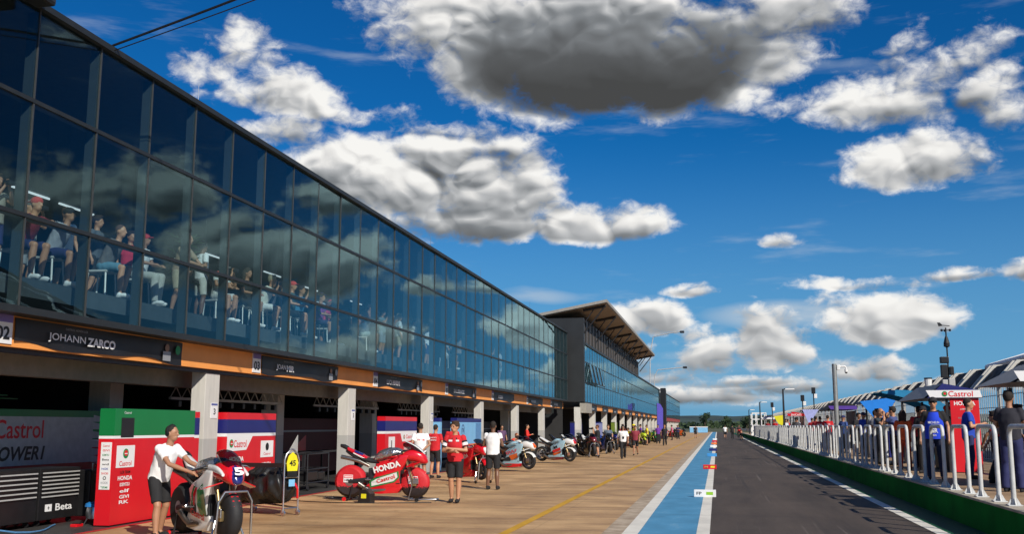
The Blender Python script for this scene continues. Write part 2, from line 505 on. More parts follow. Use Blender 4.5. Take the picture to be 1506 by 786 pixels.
# concrete apron: orange-tan slabs, joints across, oil and dust stains
m, q, b = node_mat('apron_concrete')
pos = q.new('ShaderNodeNewGeometry').outputs['Position']
n_a = q.noise(pos, .55, 6, .62)
n_b = q.noise(q.vmath('MULTIPLY', pos, (.35, 1.6, 1)), .9, 5, .6)
n_c = q.noise(pos, 14, 5, .65)
c = q.mix(q.maprange(n_a, .32, .68), (.35, .195, .082, 1), (.64, .41, .20, 1))
c = q.mix(q.math('MULTIPLY', q.maprange(n_b, .47, .72), .58), c, (.17, .088, .038, 1))
c = q.mix(q.math('MULTIPLY', q.maprange(n_c, .5, .8), .35), c, (.66, .48, .30, 1))
sp = q.new('ShaderNodeSeparateXYZ'); q.put(sp.inputs[0], pos)
jy = q.math('ABSOLUTE', q.math('SUBTRACT', q.math('FRACT', q.math('DIVIDE', q.math('ADD', sp.outputs[1], q.math('MULTIPLY', n_c, .05)), 4.27)), .5))
jx = q.math('ABSOLUTE', q.math('SUBTRACT', q.math('FRACT', q.math('DIVIDE', sp.outputs[0], 3.05)), .5))
fx = q.math('FLOOR', q.math('ADD', q.math('DIVIDE', sp.outputs[0], 3.05), .5)); fy_ = q.math('FLOOR', q.math('ADD', q.math('DIVIDE', sp.outputs[1], 4.27), .5))
cb = q.new('ShaderNodeCombineXYZ'); q.put(cb.inputs[0], fx); q.put(cb.inputs[1], fy_)
wn = q.new('ShaderNodeTexWhiteNoise', noise_dimensions='2D'); q.put(wn.inputs['Vector'], cb.outputs[0])
c = q.vmath('SCALE', c, scale=q.maprange(wn.outputs['Value'], 0, 1, .93, 1.06))
oil = q.noise(q.vmath('MULTIPLY', pos, (1.0, 1.6, 1)), .75, 6, .7, .5)
c = q.mix(q.math('MULTIPLY', q.maprange(oil, .60, .70), .55), c, (.075, .045, .025, 1))
scr = q.noise(q.vmath('MULTIPLY', pos, (.18, 5.0, 1)), 1.0, 4, .6, .3)
c = q.mix(q.math('MULTIPLY', q.maprange(scr, .60, .72), .20), c, (.11, .065, .035, 1))
jt = q.math('MAXIMUM', q.math('GREATER_THAN', jy, .4955), q.math('MULTIPLY', q.math('GREATER_THAN', jx, .4975), .35))
c = q.mix(q.math('MULTIPLY', jt, .7), c, (.06, .04, .025, 1))
q.put(b.inputs['Base Color'], c); b.inputs['Roughness'].default_value = .62
q.put(b.inputs['Roughness'], q.maprange(n_a, .3, .7, .5, .8))
bp = q.new('ShaderNodeBump'); bp.inputs['Strength'].default_value = .25; bp.inputs['Distance'].default_value = .02
q.put(bp.inputs['Height'], q.math('ADD', n_c, n_b)); q.put(b.inputs['Normal'], bp.outputs[0])
APRON = m
sheet('concrete_apron', -9.98, -1.86, -6, 290, 0.0, APRON)
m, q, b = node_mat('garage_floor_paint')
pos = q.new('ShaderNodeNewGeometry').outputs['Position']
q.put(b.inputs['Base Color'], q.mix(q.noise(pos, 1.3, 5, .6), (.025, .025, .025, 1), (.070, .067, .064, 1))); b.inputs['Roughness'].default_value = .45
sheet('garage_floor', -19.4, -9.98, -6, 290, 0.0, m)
sheet('red_floor_line', -10.06, -9.94, -6, 200, 0.004, mat('red_line_paint', (.50, .02, .02), .6, var=.25, scale=3))
m, q, b = node_mat('pale_concrete')
pos = q.new('ShaderNodeNewGeometry').outputs['Position']
q.put(b.inputs['Base Color'], q.mix(q.maprange(q.noise(pos, 2.6, 6, .65), .3, .7), (.24, .17, .11, 1), (.56, .46, .34, 1))); b.inputs['Roughness'].default_value = .8
sheet('concrete_gutter', -1.86, -1.54, -6, 290, 0.002, m)

def painted(name, col, wear, wcol):
    m, q, b = node_mat(name)
    pos = q.new('ShaderNodeNewGeometry').outputs['Position']
    n1 = q.noise(q.vmath('MULTIPLY', pos, (1, .6, 1)), 1.7, 6, .65); n2 = q.noise(pos, 22, 4, .6)
    c = q.mix(q.maprange(n1, .3, .7), tuple(v * .82 for v in col) + (1,), tuple(v * 1.12 for v in col) + (1,))
    c = q.mix(q.math('MULTIPLY', q.maprange(q.math('ADD', n1, q.math('MULTIPLY', n2, .5)), .86, 1.0), wear), c, wcol + (1,))
    streak = q.noise(q.vmath('MULTIPLY', pos, (.5, 2.6, 1)), .8, 4, .6, .6)
    c = q.mix(q.math('MULTIPLY', q.maprange(streak, .62, .70), .35), c, tuple(v * .35 for v in col) + (1,))
    q.put(b.inputs['Base Color'], c); b.inputs['Roughness'].default_value = .7; b.inputs['Specular IOR Level'].default_value = .25
    return m
LINEW = painted('line_white', (.74, .71, .63), .5, (.40, .33, .25))
sheet('white_line', -1.54, -1.29, -6, 290, 0.006, LINEW)
sheet('blue_strip', -1.29, -0.38, -6, 290, 0.004, painted('strip_blue', (.080, .275, .46), .7, (.26, .38, .45)))
sheet('white_line', -0.38, -0.17, -6, 290, 0.006, LINEW)
m, q, b = node_mat('pit_asphalt')
pos = q.new('ShaderNodeNewGeometry').outputs['Position']
g1 = q.noise(q.vmath('MULTIPLY', pos, (1.0, .12, 1)), 1.1, 6, .65); g2 = q.noise(pos, 60, 3, .7); g3 = q.noise(pos, .35, 5, .6)
c = q.mix(q.maprange(g1, .3, .72), (.036, .026, .0195, 1), (.092, .067, .050, 1))
c = q.mix(q.math('MULTIPLY', q.maprange(g3, .5, .72), .5), c, (.10, .076, .058, 1))
c = q.mix(q.math('MULTIPLY', q.maprange(g2, .58, .8), .7), c, (.15, .13, .115, 1))
sk = q.noise(q.vmath('MULTIPLY', pos, (5.0, .07, 1)), 1.3, 4, .6)
c = q.mix(q.math('MULTIPLY', q.maprange(sk, .62, .70), .5), c, (.17, .14, .12, 1))
sk2 = q.noise(q.vmath('MULTIPLY', pos, (3.1, .045, 1)), 1.0, 4, .6)
c = q.mix(q.math('MULTIPLY', q.maprange(sk2, .58, .68), .6), c, (.022, .019, .017, 1))
crs = q.noise(q.vmath('MULTIPLY', pos, (.25, 1.5, 1)), .8, 5, .65)
c = q.mix(q.math('MULTIPLY', q.maprange(crs, .55, .7), .35), c, (.028, .023, .02, 1))
q.put(b.inputs['Base Color'], c); b.inputs['Roughness'].default_value = .8
bp = q.new('ShaderNodeBump'); bp.inputs['Strength'].default_value = .5; bp.inputs['Distance'].default_value = .01
q.put(bp.inputs['Height'], g2); q.put(b.inputs['Normal'], bp.outputs[0])
sheet('pit_lane', -0.17, 3.36, -6, 290, 0.0, m)
sheet('white_line', 3.36, 3.57, -6, 150, 0.006, LINEW)
sheet('green_verge', 3.57, 4.16, -6, 290, 0.002, painted('verge_green', (.004, .085, .035), .3, (.01, .08, .04)))
sheet('race_track', 9.6, 26, -40, 700, -0.01, mat('track_asphalt', (.06, .058, .055), .85))
YL = painted('line_yellow', (.60, .33, .03), .55, (.34, .22, .10))
sheet('yellow_line', -3.46, -3.30, -6, 230, 0.005, YL)

# hills on the horizon
m, q, b = node_mat('hill_woods')
pos = q.new('ShaderNodeNewGeometry').outputs['Position']
c = q.mix(q.maprange(q.noise(q.vmath('MULTIPLY', pos, (1, .6, 5)), .012, 7, .68), .38, .62), (.008, .022, .026, 1), (.040, .070, .050, 1))
q.put(b.inputs['Base Color'], c); b.inputs['Roughness'].default_value = 1
vs = []; nx, ny = 150, 14
for j in range(ny):
    for i in range(nx):
        x = -1900 + i * 3400 / (nx - 1); y = 1300 + j * 1900 / (ny - 1)
        t = j / (ny - 1)
        h = math.sin(min(t * 1.25, 1) * math.pi / 2)
        z = h * (27 + 13 * noise.noise(Vector((x * .0016, y * .0009, 3.1))) + 7 * noise.noise(Vector((x * .006, y * .003, 8))) + 2.0 * noise.noise(Vector((x * .03, y * .02, 1))))
        vs.append((x, y, z - 1.5))
bm_ = MB(); bm_._add(vs, [(j * nx + i, j * nx + i + 1, (j + 1) * nx + i + 1, (j + 1) * nx + i) for j in range(ny - 1) for i in range(nx - 1)])
tag(bm_.build('hills', m, smooth=True), kind='structure')

# ------------------------------------------------------------------ glass
def glass_mat(name, tint, ior=1.55, refl=(1, 1, 1)):
    m, q, b = node_mat(name)
    nt = m.node_tree
    nt.nodes.remove(b)
    tr = q.new('ShaderNodeBsdfTransparent'); tr.inputs[0].default_value = (*tint, 1)
    gl = q.new('ShaderNodeBsdfGlossy'); gl.inputs['Roughness'].default_value = 0.0; gl.inputs['Color'].default_value = (*refl, 1)
    g_ = q.new('ShaderNodeNewGeometry')
    cs = q.math('ABSOLUTE', q.vmath('DOT_PRODUCT', g_.outputs['Normal'], g_.outputs['Incoming']))
    rnd = q.new('ShaderNodeObjectInfo').outputs['Random']
    q.put(tr.inputs[0], q.vmath('SCALE', tint, scale=q.maprange(rnd, 0, 1, .90, 1.03)))
    f0 = ((ior - 1) / (ior + 1)) ** 2
    fres = q.math('MULTIPLY_ADD', q.math('POWER', q.math('SUBTRACT', 1.0, cs, clamp=True), 5.0), 1 - f0, f0)
    # each sheet sags a little: the reflections wander from pane to pane
    pos = q.new('ShaderNodeNewGeometry').outputs['Position']
    bp = q.new('ShaderNodeBump'); bp.inputs['Strength'].default_value = .10; bp.inputs['Distance'].default_value = .02
    q.put(bp.inputs['Height'], q.noise(pos, .9, 2, .4)); q.put(gl.inputs['Normal'], bp.outputs[0])
    mx = q.new('ShaderNodeMixShader')
    nt.links.new(fres, mx.inputs[0]); nt.links.new(tr.outputs[0], mx.inputs[1]); nt.links.new(gl.outputs[0], mx.inputs[2])
    nt.links.new(mx.outputs[0], [n for n in nt.nodes if n.type == 'OUTPUT_MATERIAL'][0].inputs[0])
    return m
GLASS = glass_mat('facade_glass', (.82, .90, .92), 1.5, (.55, .82, .88))
FRAME = mat('facade_frame', (.022, .025, .027), .5, .2)
FIN = mat('mullion_fin', (.030, .040, .043), .6, var=.05)
DKCLAD = mat('dark_cladding', (.028, .030, .032), .5, .3, var=.15, scale=1.2)
FASCIA = mat('orange_fascia', (.84, .33, .08), .6, var=.08, scale=1.5)
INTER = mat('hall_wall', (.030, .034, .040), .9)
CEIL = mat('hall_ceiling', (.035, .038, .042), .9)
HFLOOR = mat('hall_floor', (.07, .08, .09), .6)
SLAB = mat('slab_edge', (.07, .085, .095), .8)
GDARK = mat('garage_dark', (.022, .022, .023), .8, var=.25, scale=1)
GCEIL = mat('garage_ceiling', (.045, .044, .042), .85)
m, q, b = node_mat('column_paint')
pos = q.new('ShaderNodeNewGeometry').outputs['Position']
sp = q.new('ShaderNodeSeparateXYZ'); q.put(sp.inputs[0], pos)
lo = q.math('LESS_THAN', sp.outputs[2], 1.43)
nn = q.noise(q.vmath('MULTIPLY', pos, (6, 6, .7)), 2.0, 5, .65)
c = q.mix(lo, (.60, .585, .54, 1), (.42, .42, .40, 1))
c = q.mix(q.maprange(nn, .35, .8, 0, .45), c, (.33, .32, .29, 1))
q.put(b.inputs['Base Color'], c); b.inputs['Roughness'].default_value = .6
COLP = m

MULL = mat('mullion_cap_paint', (.06, .063, .063), .45, .3)
def facade(root, xg, y0, n, step, full=33, zs=(3.43, 4.83, 6.61, 8.10), sfx=''):
    """curtain wall in the plane x = xg: panes, fins and rails"""
    y1 = y0 + n * step
    rest = MB()
    pr = {}
    for r in range(len(zs) - 1):
        me = MB().box(-.008, .008, .03, step - .03, zs[r] + .03, zs[r + 1] - .03)
        inv = mtx(root).inverted()
        for k in range(n):
            y = y0 + k * step
            if k < full:
                if r not in pr:
                    me_ = me.mesh('pane'); me_.materials.append(GLASS); pr[r] = me_
                o = link('glass_pane', pr[r], root)
                o.location = inv @ Vector((xg, y, 0))
                o.rotation_euler = (0, R(random.uniform(-.16, .16)) * .3, R(random.uniform(-.22, .22)))
            else: rest.box(xg - .008, xg + .008, y + .03, y + step - .03, zs[r] + .03, zs[r + 1] - .03)
    if n > full: tag(rest.build('glass_band', GLASS, root, world=True), kind='stuff')
    fin = MB().box(-.18, -.012, -.028, .028, zs[0], zs[-1]); fme = fin.mesh('fin'); fme.materials.append(FIN)
    cap = MB().box(.0, .02, -.014, .014, zs[0], zs[-1]); cme = cap.mesh('cap'); cme.materials.append(MULL)
    inv = mtx(root).inverted()
    for k in range(n + 1):
        if k <= 60:
            o = link('mullion', fme, root); o.location = inv @ Vector((xg, y0 + k * step, 0))
            c_ = link('mullion_cap', cme, o)
    for z in zs[1:-1]:
        MB().box(xg - .16, xg + .03, y0 - .02, y1 + .02, z - .032, z + .032).build('transom', FRAME, root, world=True)
    MB().box(xg - .3, xg + .06, y0 - .02, y1 + .02, zs[0] - .08, zs[0] + .028).build('bottom_rail', FRAME, root, world=True)

# ------------------------------------------------------------------ first pit building
ST = 1.63
B1Y0 = 13.29 - 3 * ST
B1N = 38
B1Y1 = B1Y0 + B1N * ST
COLS = [19.85 + 8.55 * k for k in range(-1, 29)]
pb = thing('pit_building', 'long pit building with a three row glass front over open garages', 'building', (-10.1, B1Y0, 0))
facade(pb, -10.1, B1Y0, B1N, ST)
MB().box(-10.16, -10.0, B1Y0 - .02, B1Y1 + .02, 8.07, 8.17).build('parapet', FRAME, pb, world=True)
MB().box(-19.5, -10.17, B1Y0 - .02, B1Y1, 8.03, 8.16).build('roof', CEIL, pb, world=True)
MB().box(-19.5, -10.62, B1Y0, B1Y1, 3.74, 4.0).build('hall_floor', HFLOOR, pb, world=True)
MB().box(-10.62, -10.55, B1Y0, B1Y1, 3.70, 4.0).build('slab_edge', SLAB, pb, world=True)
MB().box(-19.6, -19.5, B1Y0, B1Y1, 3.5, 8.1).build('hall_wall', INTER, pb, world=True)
MB().box(-19.5, -10.2, B1Y1 - .06, B1Y1, 4.0, 8.02).box(-19.5, -10.5, B1Y0 - .1, B1Y0 - .04, 0, 8.02).build('end_wall', INTER, pb, world=True)
for k in range(9):
    y = COLS[k] + 2.0
    if y < B1Y1 - 1: MB().box(-14.4, -14.0, y, y + .5, 4.0, 8.02).build('hall_column', FIN, pb, world=True)
MB().box(-10.5, -10.40, B1Y0, B1Y1, 2.88, 3.36).build('fascia', FASCIA, pb, world=True)
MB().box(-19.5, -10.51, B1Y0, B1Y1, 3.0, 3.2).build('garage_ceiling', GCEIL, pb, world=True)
MB().box(-11.5, -11.2, B1Y0, B1Y1, 2.52, 2.99).build('lintel', mat('lintel_paint', (.22, .20, .17), .8, var=.1), pb, world=True)
MB().box(-10.62, -10.5, B1Y0, B1Y1, 2.80, 2.879).build('door_track', DARK, pb, world=True)
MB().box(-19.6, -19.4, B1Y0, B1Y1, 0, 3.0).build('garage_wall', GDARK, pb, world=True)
for y in COLS:
    if B1Y0 < y < B1Y1 - 1:
        MB().bbox(-10.82, -10.5, y, y + .62, 0, 2.83, .012).build('column', COLP, pb, world=True)
        MB().box(-13.2, -12.7, y + .0, y + .5, 0, 2.99).build('inner_column', COLP, pb, world=True)
        MB().box(-19.4, -13.25, y + .2, y + .32, 0, 2.99).build('garage_partition', GDARK, pb, world=True)
tube_m = emit('tube_lamp', (.95, 1.0, 1.0), .75)
for k, (x, y, z) in enumerate([(-13.0, 14.6, 6.3), (-13.0, 17.2, 6.2), (-13.2, 19.0, 6.25), (-13.1, 24.8, 6.2), (-13.1, 28.6, 6.25), (-13.1, 31.6, 6.2), (-13.1, 36.0, 6.25), (-13.1, 41.0, 6.2)]):
    o = thing('tube_light', 'white fluorescent tube hanging from the dark hall ceiling behind the glass', 'ceiling light', (x, y, z), 0, 'tube lights inside the hall')
    MB().cyl((0, -.6, 0), (0, .6, 0), .022).build('tube', tube_m, o)
    MB().box(-.05, .05, -.62, .62, .024, .07).build('housing', DARK, o)
    MB().cyl((0, -.4, .07), (0, -.4, 8.03 - z), .006, n=5).cyl((0, .4, .07), (0, .4, 8.03 - z), .006, n=5).build('hanger', DARK, o)

# ------------------------------------------------------------------ tower block with the big canopy, and the second glass front
T0 = 71.3
tb = thing('tower_building', 'dark clad block with a jutting brown canopy roof and the second long glass front', 'building', (-9.1, T0, 0))
B2N = 60
facade(tb, -9.1, T0 + .6, B2N, ST, full=30, zs=(3.35, 4.75, 6.2, 7.45))
B2Y1 = T0 + .6 + B2N * ST
MB().box(-12.6, -9.04, T0, T0 + .55, 3.36, 9.25).build('end_wall', DKCLAD, tb, world=True)
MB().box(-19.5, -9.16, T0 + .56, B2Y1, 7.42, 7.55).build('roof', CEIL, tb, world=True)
MB().box(-9.2, -9.0, T0 + .56, B2Y1, 7.40, 7.56).build('parapet', FRAME, tb, world=True)
MB().box(-12.6, -9.12, T0 + .56, 124, 7.57, 9.3).build('upper_storey', mat('louvre_wall', (.085, .07, .06), .6, var=.25, scale=.8), tb, world=True)
for k in range(26): MB().box(-9.115, -9.05, T0 + 1.5 + k * 2.0, T0 + 1.6 + k * 2.0, 7.58, 9.29).build('wall_batten', DKCLAD, tb, world=True)
SOF = mat('canopy_soffit', (.30, .215, .14), .7, var=.12, scale=.7)
cz = lambda x: 9.22 + (x + 12.9) * .185
def cprism(y0, y1, x0, x1, dz0, dz1):
    return MB().prism([(x0, cz(x0) + dz0), (x1, cz(x1) + dz0), (x1, cz(x1) + dz1), (x0, cz(x0) + dz1)], y0, y1)
cprism(T0 - .2, 128, -12.9, -7.35, .06, .26).build('canopy_roof', mat('canopy_edge', (.30, .28, .25), .6), tb, world=True)
cprism(T0 - .1, 127.9, -12.8, -7.42, .0, .055).build('canopy_soffit', SOF, tb, world=True)
for k in range(8):
    y = T0 + .4 + k * 7.6
    bb = MB()
    bb.cyl((-9.1, y, cz(-9.1) - .12), (-7.5, y, cz(-7.5) - .12), .10, n=8).cyl((-9.05, y, 8.2), (-7.6, y, cz(-7.6) - .18), .055, n=8).cyl((-9.05, y, 8.9), (-8.3, y, cz(-8.3) - .14), .04, n=8)
    bb.build('canopy_bracket', DARK, tb, world=True)
MB().box(-9.3, -9.2, T0 + .56, B2Y1, 2.88, 3.27).build('fascia', FASCIA, tb, world=True)
MB().box(-9.35, -8.9, T0 - .1, T0 + 3.2, 2.60, 3.27).build('corner_block', mat('corner_render', (.30, .28, .24), .8), tb, world=True)
MB().box(-19.5, -9.31, T0 + .56, B2Y1, 3.0, 3.2).build('garage_ceiling', GCEIL, tb, world=True)
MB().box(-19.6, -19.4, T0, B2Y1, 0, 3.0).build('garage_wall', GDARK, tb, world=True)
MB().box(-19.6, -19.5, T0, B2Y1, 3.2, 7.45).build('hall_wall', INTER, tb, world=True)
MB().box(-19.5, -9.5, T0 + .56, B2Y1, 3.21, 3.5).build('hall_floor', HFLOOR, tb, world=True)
for y in COLS:
    if T0 < y + .2 < B2Y1 - .5:
        MB().box(-9.75, -9.32, y, y + .62, 0, 2.99).build('column', COLP, tb, world=True)
        MB().box(-19.4, -10.6, y + .2, y + .32, 0, 2.99).build('garage_partition', GDARK, tb, world=True)
for k in range(4):
    y = T0 + 1.9 + ST * (1.4 * k + .3)
    M_ = Matrix.Translation((-9.03, y + .2, 6.15)) @ Matrix.Rotation(R(-11), 4, 'Y')
    MB().box(0, .05, 0, 1.3, -1.36, 0, M_).build('open_window', GLASS, tb, world=True)
    MB().box(-.012, .062, -.06, -.01, -1.40, .03, M_).box(-.012, .062, 1.31, 1.36, -1.40, .03, M_).box(-.012, .062, -.01, 1.31, -1.42, -1.37, M_).build('open_window_frame', FRAME, tb, world=True)

# third block far down the lane
B3Y0 = 186
fb = thing('far_pit_building', 'last pale glass front beyond the thin black pylon', 'building', (-9.1, B3Y0, 0))
facade(fb, -9.1, B3Y0, 46, ST, full=12, zs=(3.35, 4.75, 6.2, 7.45))
B3Y1 = B3Y0 + 46 * ST
MB().box(-19.5, -9.0, B3Y0, B3Y1, 7.47, 7.6).build('roof', CEIL, fb, world=True)
MB().box(-19.6, -19.5, B3Y0, B3Y1, 0, 7.45).box(-19.5, -9.3, B3Y0 - .1, B3Y0 - .02, 0, 7.45).build('wall', INTER, fb, world=True)
MB().box(-9.6, -9.15, B3Y0, B3Y1, 2.6, 3.26).build('fascia', mat('red_fascia', (.30, .04, .03), .6), fb, world=True)
for k in range(9): MB().box(-9.7, -9.3, B3Y0 + k * 8.5, B3Y0 + .6 + k * 8.5, 0, 2.59).build('column', COLP, fb, world=True)
py_ = thing('black_pylon', 'thin black pylon standing between the second and the last glass front', 'pylon', (-8.95, 178, 0))
MB().bbox(-.45, .45, -.8, .8, 0, 8.1, .05).build('shaft', BLACKP, py_)
MB().box(.452, .50, -.5, .5, 3.6, 7.8).build('light_strip', DARK, py_)
# ------------------------------------------------------------------ right hand side: pit wall, hoops, stands, fence
ZT = 0.5
WGREEN = mat('pit_wall_green', (.005, .17, .022), .9, var=.25, scale=1.5, bump=.15, spec=.08)
pw = thing('pit_wall', 'low dark green pit wall with a tan concrete walkway on top, right of the lane', 'wall', (4.16, -6, 0))
MB().box(4.16, 4.30, -6, 190, 0, ZT - .03).build('wall_face', WGREEN, pw, world=True)
m, q, b = node_mat('walkway_concrete')
pos = q.new('ShaderNodeNewGeometry').outputs['Position']
q.put(b.inputs['Base Color'], q.mix(q.maprange(q.noise(pos, 1.4, 6, .65), .3, .7), (.24, .15, .08, 1), (.46, .31, .18, 1))); b.inputs['Roughness'].default_value = .8
MB().box(4.302, 9.4, -6, 190, 0, ZT).build('walkway', m, pw, world=True)
m, q, b = node_mat('coping_concrete')
pos = q.new('ShaderNodeNewGeometry').outputs['Position']
q.put(b.inputs['Base Color'], q.mix(q.maprange(q.noise(pos, 3, 6, .65), .3, .7), (.30, .26, .20, 1), (.55, .48, .38, 1))); b.inputs['Roughness'].default_value = .8
MB().bbox(4.15, 4.42, -6, 190, ZT - .03, ZT + .012, .01).build('coping', m, pw, world=True)

HOOP = mat('hoop_paint', (.56, .57, .565), .45, var=.15, scale=5)
hp = thing('guard_hoop', 'pale grey tubular guard hoop bolted to the edge of the green pit wall', 'guard hoop', (4.34, 0, ZT), 0, 'guard hoops along the pit wall')
pts = [(0, 0, 0)]
for k in range(7):
    t = math.pi / 2 * k / 6
    pts.append((0, .14 - .14 * math.cos(t), 1.05 + .14 * math.sin(t)))
for k in range(7):
    t = math.pi / 2 * k / 6
    pts.append((0, .98 + .14 * math.sin(t), 1.05 + .14 * math.cos(t)))
pts.append((0, 1.12, 0))
MB().tube(pts, .038, 10).build('tube', HOOP, hp, smooth=True)
for yy in (0, 1.12):
    fb_ = MB().box(-.10, .10, yy - .10, yy + .10, .013, .028)
    for s in (-1, 1):
        fb_.prism([(s * .04, .028), (s * .095, .028), (s * .04, .13)], yy - .006, yy + .006)
        fb_.prism([(yy + s * .04, .028), (yy + s * .095, .028), (yy + s * .04, .13)], -.006, .006, axis='X')
    fb_.build('foot', HOOP, hp)
for k in range(-1, 57):
    o = hp if k == -1 else copy_tree(hp)
    o.location = (4.34, 17.69 + 1.955 * k, ZT)

# debris fence with the out-leaning top
fy0, fy1, fs = 13.0, 190.0, 2.95
fn = thing('debris_fence', 'tall wire debris fence with a dark out leaning top and pale paired struts', 'fence', (9.2, fy0, ZT))
WIREM = mat('galvanised_wire', (.42, .43, .43), .5, .5)
MESHD, q, b = node_mat('dark_mesh_panel'); b.inputs['Specular IOR Level'].default_value = .05
pos = q.new('ShaderNodeNewGeometry').outputs['Position']
q.put(b.inputs['Base Color'], q.mix(q.maprange(q.noise(pos, 1.2, 3, .6), .4, .6), (.03, .032, .034, 1), (.10, .102, .105, 1))); b.inputs['Roughness'].default_value = .7
PALE = mat('pale_strut', (.54, .52, .47), .5, var=.1)
n = int((fy1 - fy0) / fs)
post = MB().box(-.05, .05, -.05, .05, 0, 2.58).mesh('post'); post.materials.append(GREYP)
st = MB()
for dy in (-.34, .16):
    st.prism([(-.20, 2.50), (.12, 2.50), (.86, 3.36), (.54, 3.36)], dy, dy + .12)
stm = st.mesh('strut'); stm.materials.append(PALE)
pan = MB().prism([(0.00, 2.60), (.03, 2.58), (.66, 3.28), (.63, 3.30)], .34, fs - .40).mesh('panel'); pan.materials.append(MESHD)
for k in range(n):
    y = k * fs
    o = link('post', post, fn); o.location = (0, y, 0)
    o = link('strut', stm, fn); o.location = (0, y, 0)
    o = link('top_panel', pan, fn); o.location = (0, y, 0)
wm_ = MB()
for z in (.05, .45, .9, 1.35, 1.8, 2.2, 2.54): wm_.box(-.012, .012, 0, n * fs, z, z + .022)
yy = 0.0
while yy < n * fs:
    wm_.box(-.010, .010, yy, yy + .026 + .00025 * yy, 0, 2.56); yy += .28
tag(wm_.build('wire_mesh', WIREM, fn), kind='stuff')

gs = thing('grandstand', 'grandstand with white roof edge and ribs behind the debris fence', 'grandstand', (14, 20, 0))
WR = mat('stand_white', (.78, .78, .77), .5, var=.05)
RFAB = mat('roof_fabric', (.11, .11, .11), .9, var=.15, spec=.1)
def membrane(x0, x1, y0, y1, zf, wav, ribs, rr, nm):
    vs = []; fs = []; ny = int((y1 - y0) * 2)
    for j in range(ny + 1):
        for i in range(9): vs.append((x0 + (x1 - x0) * i / 8, y0 + j * .5, zf(i / 8, y0 + j * .5)))
    for j in range(ny):
        for i in range(8): fs.append((j * 9 + i, j * 9 + i + 1, (j + 1) * 9 + i + 1, (j + 1) * 9 + i))
    MB()._add(vs, fs).build(nm, RFAB, gs, world=True, smooth=True)
    for j in range(ribs):
        y = y0 + .4 + j * (y1 - y0 - .8) / (ribs - 1)
        for dz in ((.06,) if nm == 'roof_fabric' else (-.10,)):
            MB().tube([(x0 - .1 + (x1 - x0 + .2) * i / 14, y + wav * math.sin(i * .9 + j * 1.3), zf(i / 14, y) + dz) for i in range(15)], rr, 7).build('rib', WR, gs, world=True, smooth=True)
membrane(13.5, 24, 16, 55, lambda u, y: 4.9 + 3.2 * u - .012 * (y - 30), .1, 14, .11, 'roof_fabric')
MB().tube([(13.4, 16 + k, 4.9 - .012 * (k - 14)) for k in range(40)], .16, 8).build('front_edge', WR, gs, world=True, smooth=True)
membrane(19, 30, 28, 62, lambda u, y: 8.3 + 5.2 * u + .35 * math.sin(y * .8), 1.3, 16, .10, 'upper_roof')
for k in range(6):
    for x_, z_ in ((14.2, 4.9), (23.6, 7.8), (29.6, 13.2)): MB().cyl((x_, 28.5 + k * 5.2, 0), (x_, 28.5 + k * 5.2, z_ - .1), .14, n=10).build('column', GREYP, gs, world=True)
MB().prism([(14.4, 0), (29, 0), (29, 6.0), (28, 6.0), (14.4, .9)], 16.5, 61).build('terrace', mat('terrace_grey', (.2, .2, .2), .9), gs, world=True)

# pit wall stands
def canopy_stand(name, label, x0, x1, y0, y1, zr, ze, roof, front, inner, back=None, logos=(), skew=0.0, post_m=DARK):
    t = thing(name, label, 'pit wall stand', ((x0 + x1) / 2, y0, ZT), 0, 'pit wall stands of the teams')
    xm = x0 + (x1 - x0) * (.32 + skew)
    # hipped awning: ridge along the lane, drooping lane-side visor
    v = [(x0, y0 + .15, ze), (x1, y0, ze), (x1, y1, ze), (x0 - .12, y1, ze - .02), (xm, y0, zr), (x1 - .15, y0, zr - .16), (x1 - .15, y1, zr - .16), (xm, y1, zr)]
    MB()._add([Vector(p) for p in v], [(0, 4, 7, 3), (3, 2, 1, 0)]).build('visor', front['visor'], t, world=True)
    MB()._add([Vector(p) for p in v], [(4, 5, 6, 7), (7, 6, 2, 3), (1, 2, 6, 5)]).build('roof', roof, t, world=True)
    MB().prism([(x0 + .05, ze - .0), (x1, ze), (x1 - .12, zr - .17), (xm, zr - .006)], y0 - .05, y0 - .002).build('gable', front['gable'], t, world=True)
    MB().prism([(x0 + .12, ze + .01), (x1 - .01, ze + .01), (x1 - .06, ze + .20), (x0 + .02, ze + .20)][::-1], y0 - .058, y0 - .051).build('fascia', front['fascia'], t, world=True)
    for x in (x0 + .55, x1 - .1):
        for y in (y0 + .1, y1 - .1): MB().box(x - .03, x + .03, y - .03, y + .03, ZT, ze - .03).build('post', post_m, t, world=True)
    MB().bbox(x0 + .75, x0 + 1.25, y0 + .5, y1 - .4, ZT + .0, ZT + 1.0, .02).build('desk', BLACKP, t, world=True)
    for k in range(int((y1 - y0 - 1.2) / .7)): MB().box(x0 + 1.0, x0 + 1.06, y0 + .8 + k * .7, y0 + 1.35 + k * .7, ZT + 1.06, ZT + 1.42).build('monitor', DARK, t, world=True)
    if inner: MB().box(x0 + .62, x0 + 1.32, y0 + .02, y0 + .07, ZT + .02, ze - .01).build('end_panel', inner, t, world=True)
    if back: MB().box(x1 - .10, x1 - .05, y0 + .2, y1 - .2, ZT + .4, ze - .05).build('back_panel', back, t, world=True)
    for s, w, x, z, dy, mm, bo in logos: text(s, w, on_ny(x, y0 + dy, z), mm, t, bold=bo)
    return t
VIS = mat('visor_grey', (.16, .165, .18), .5)
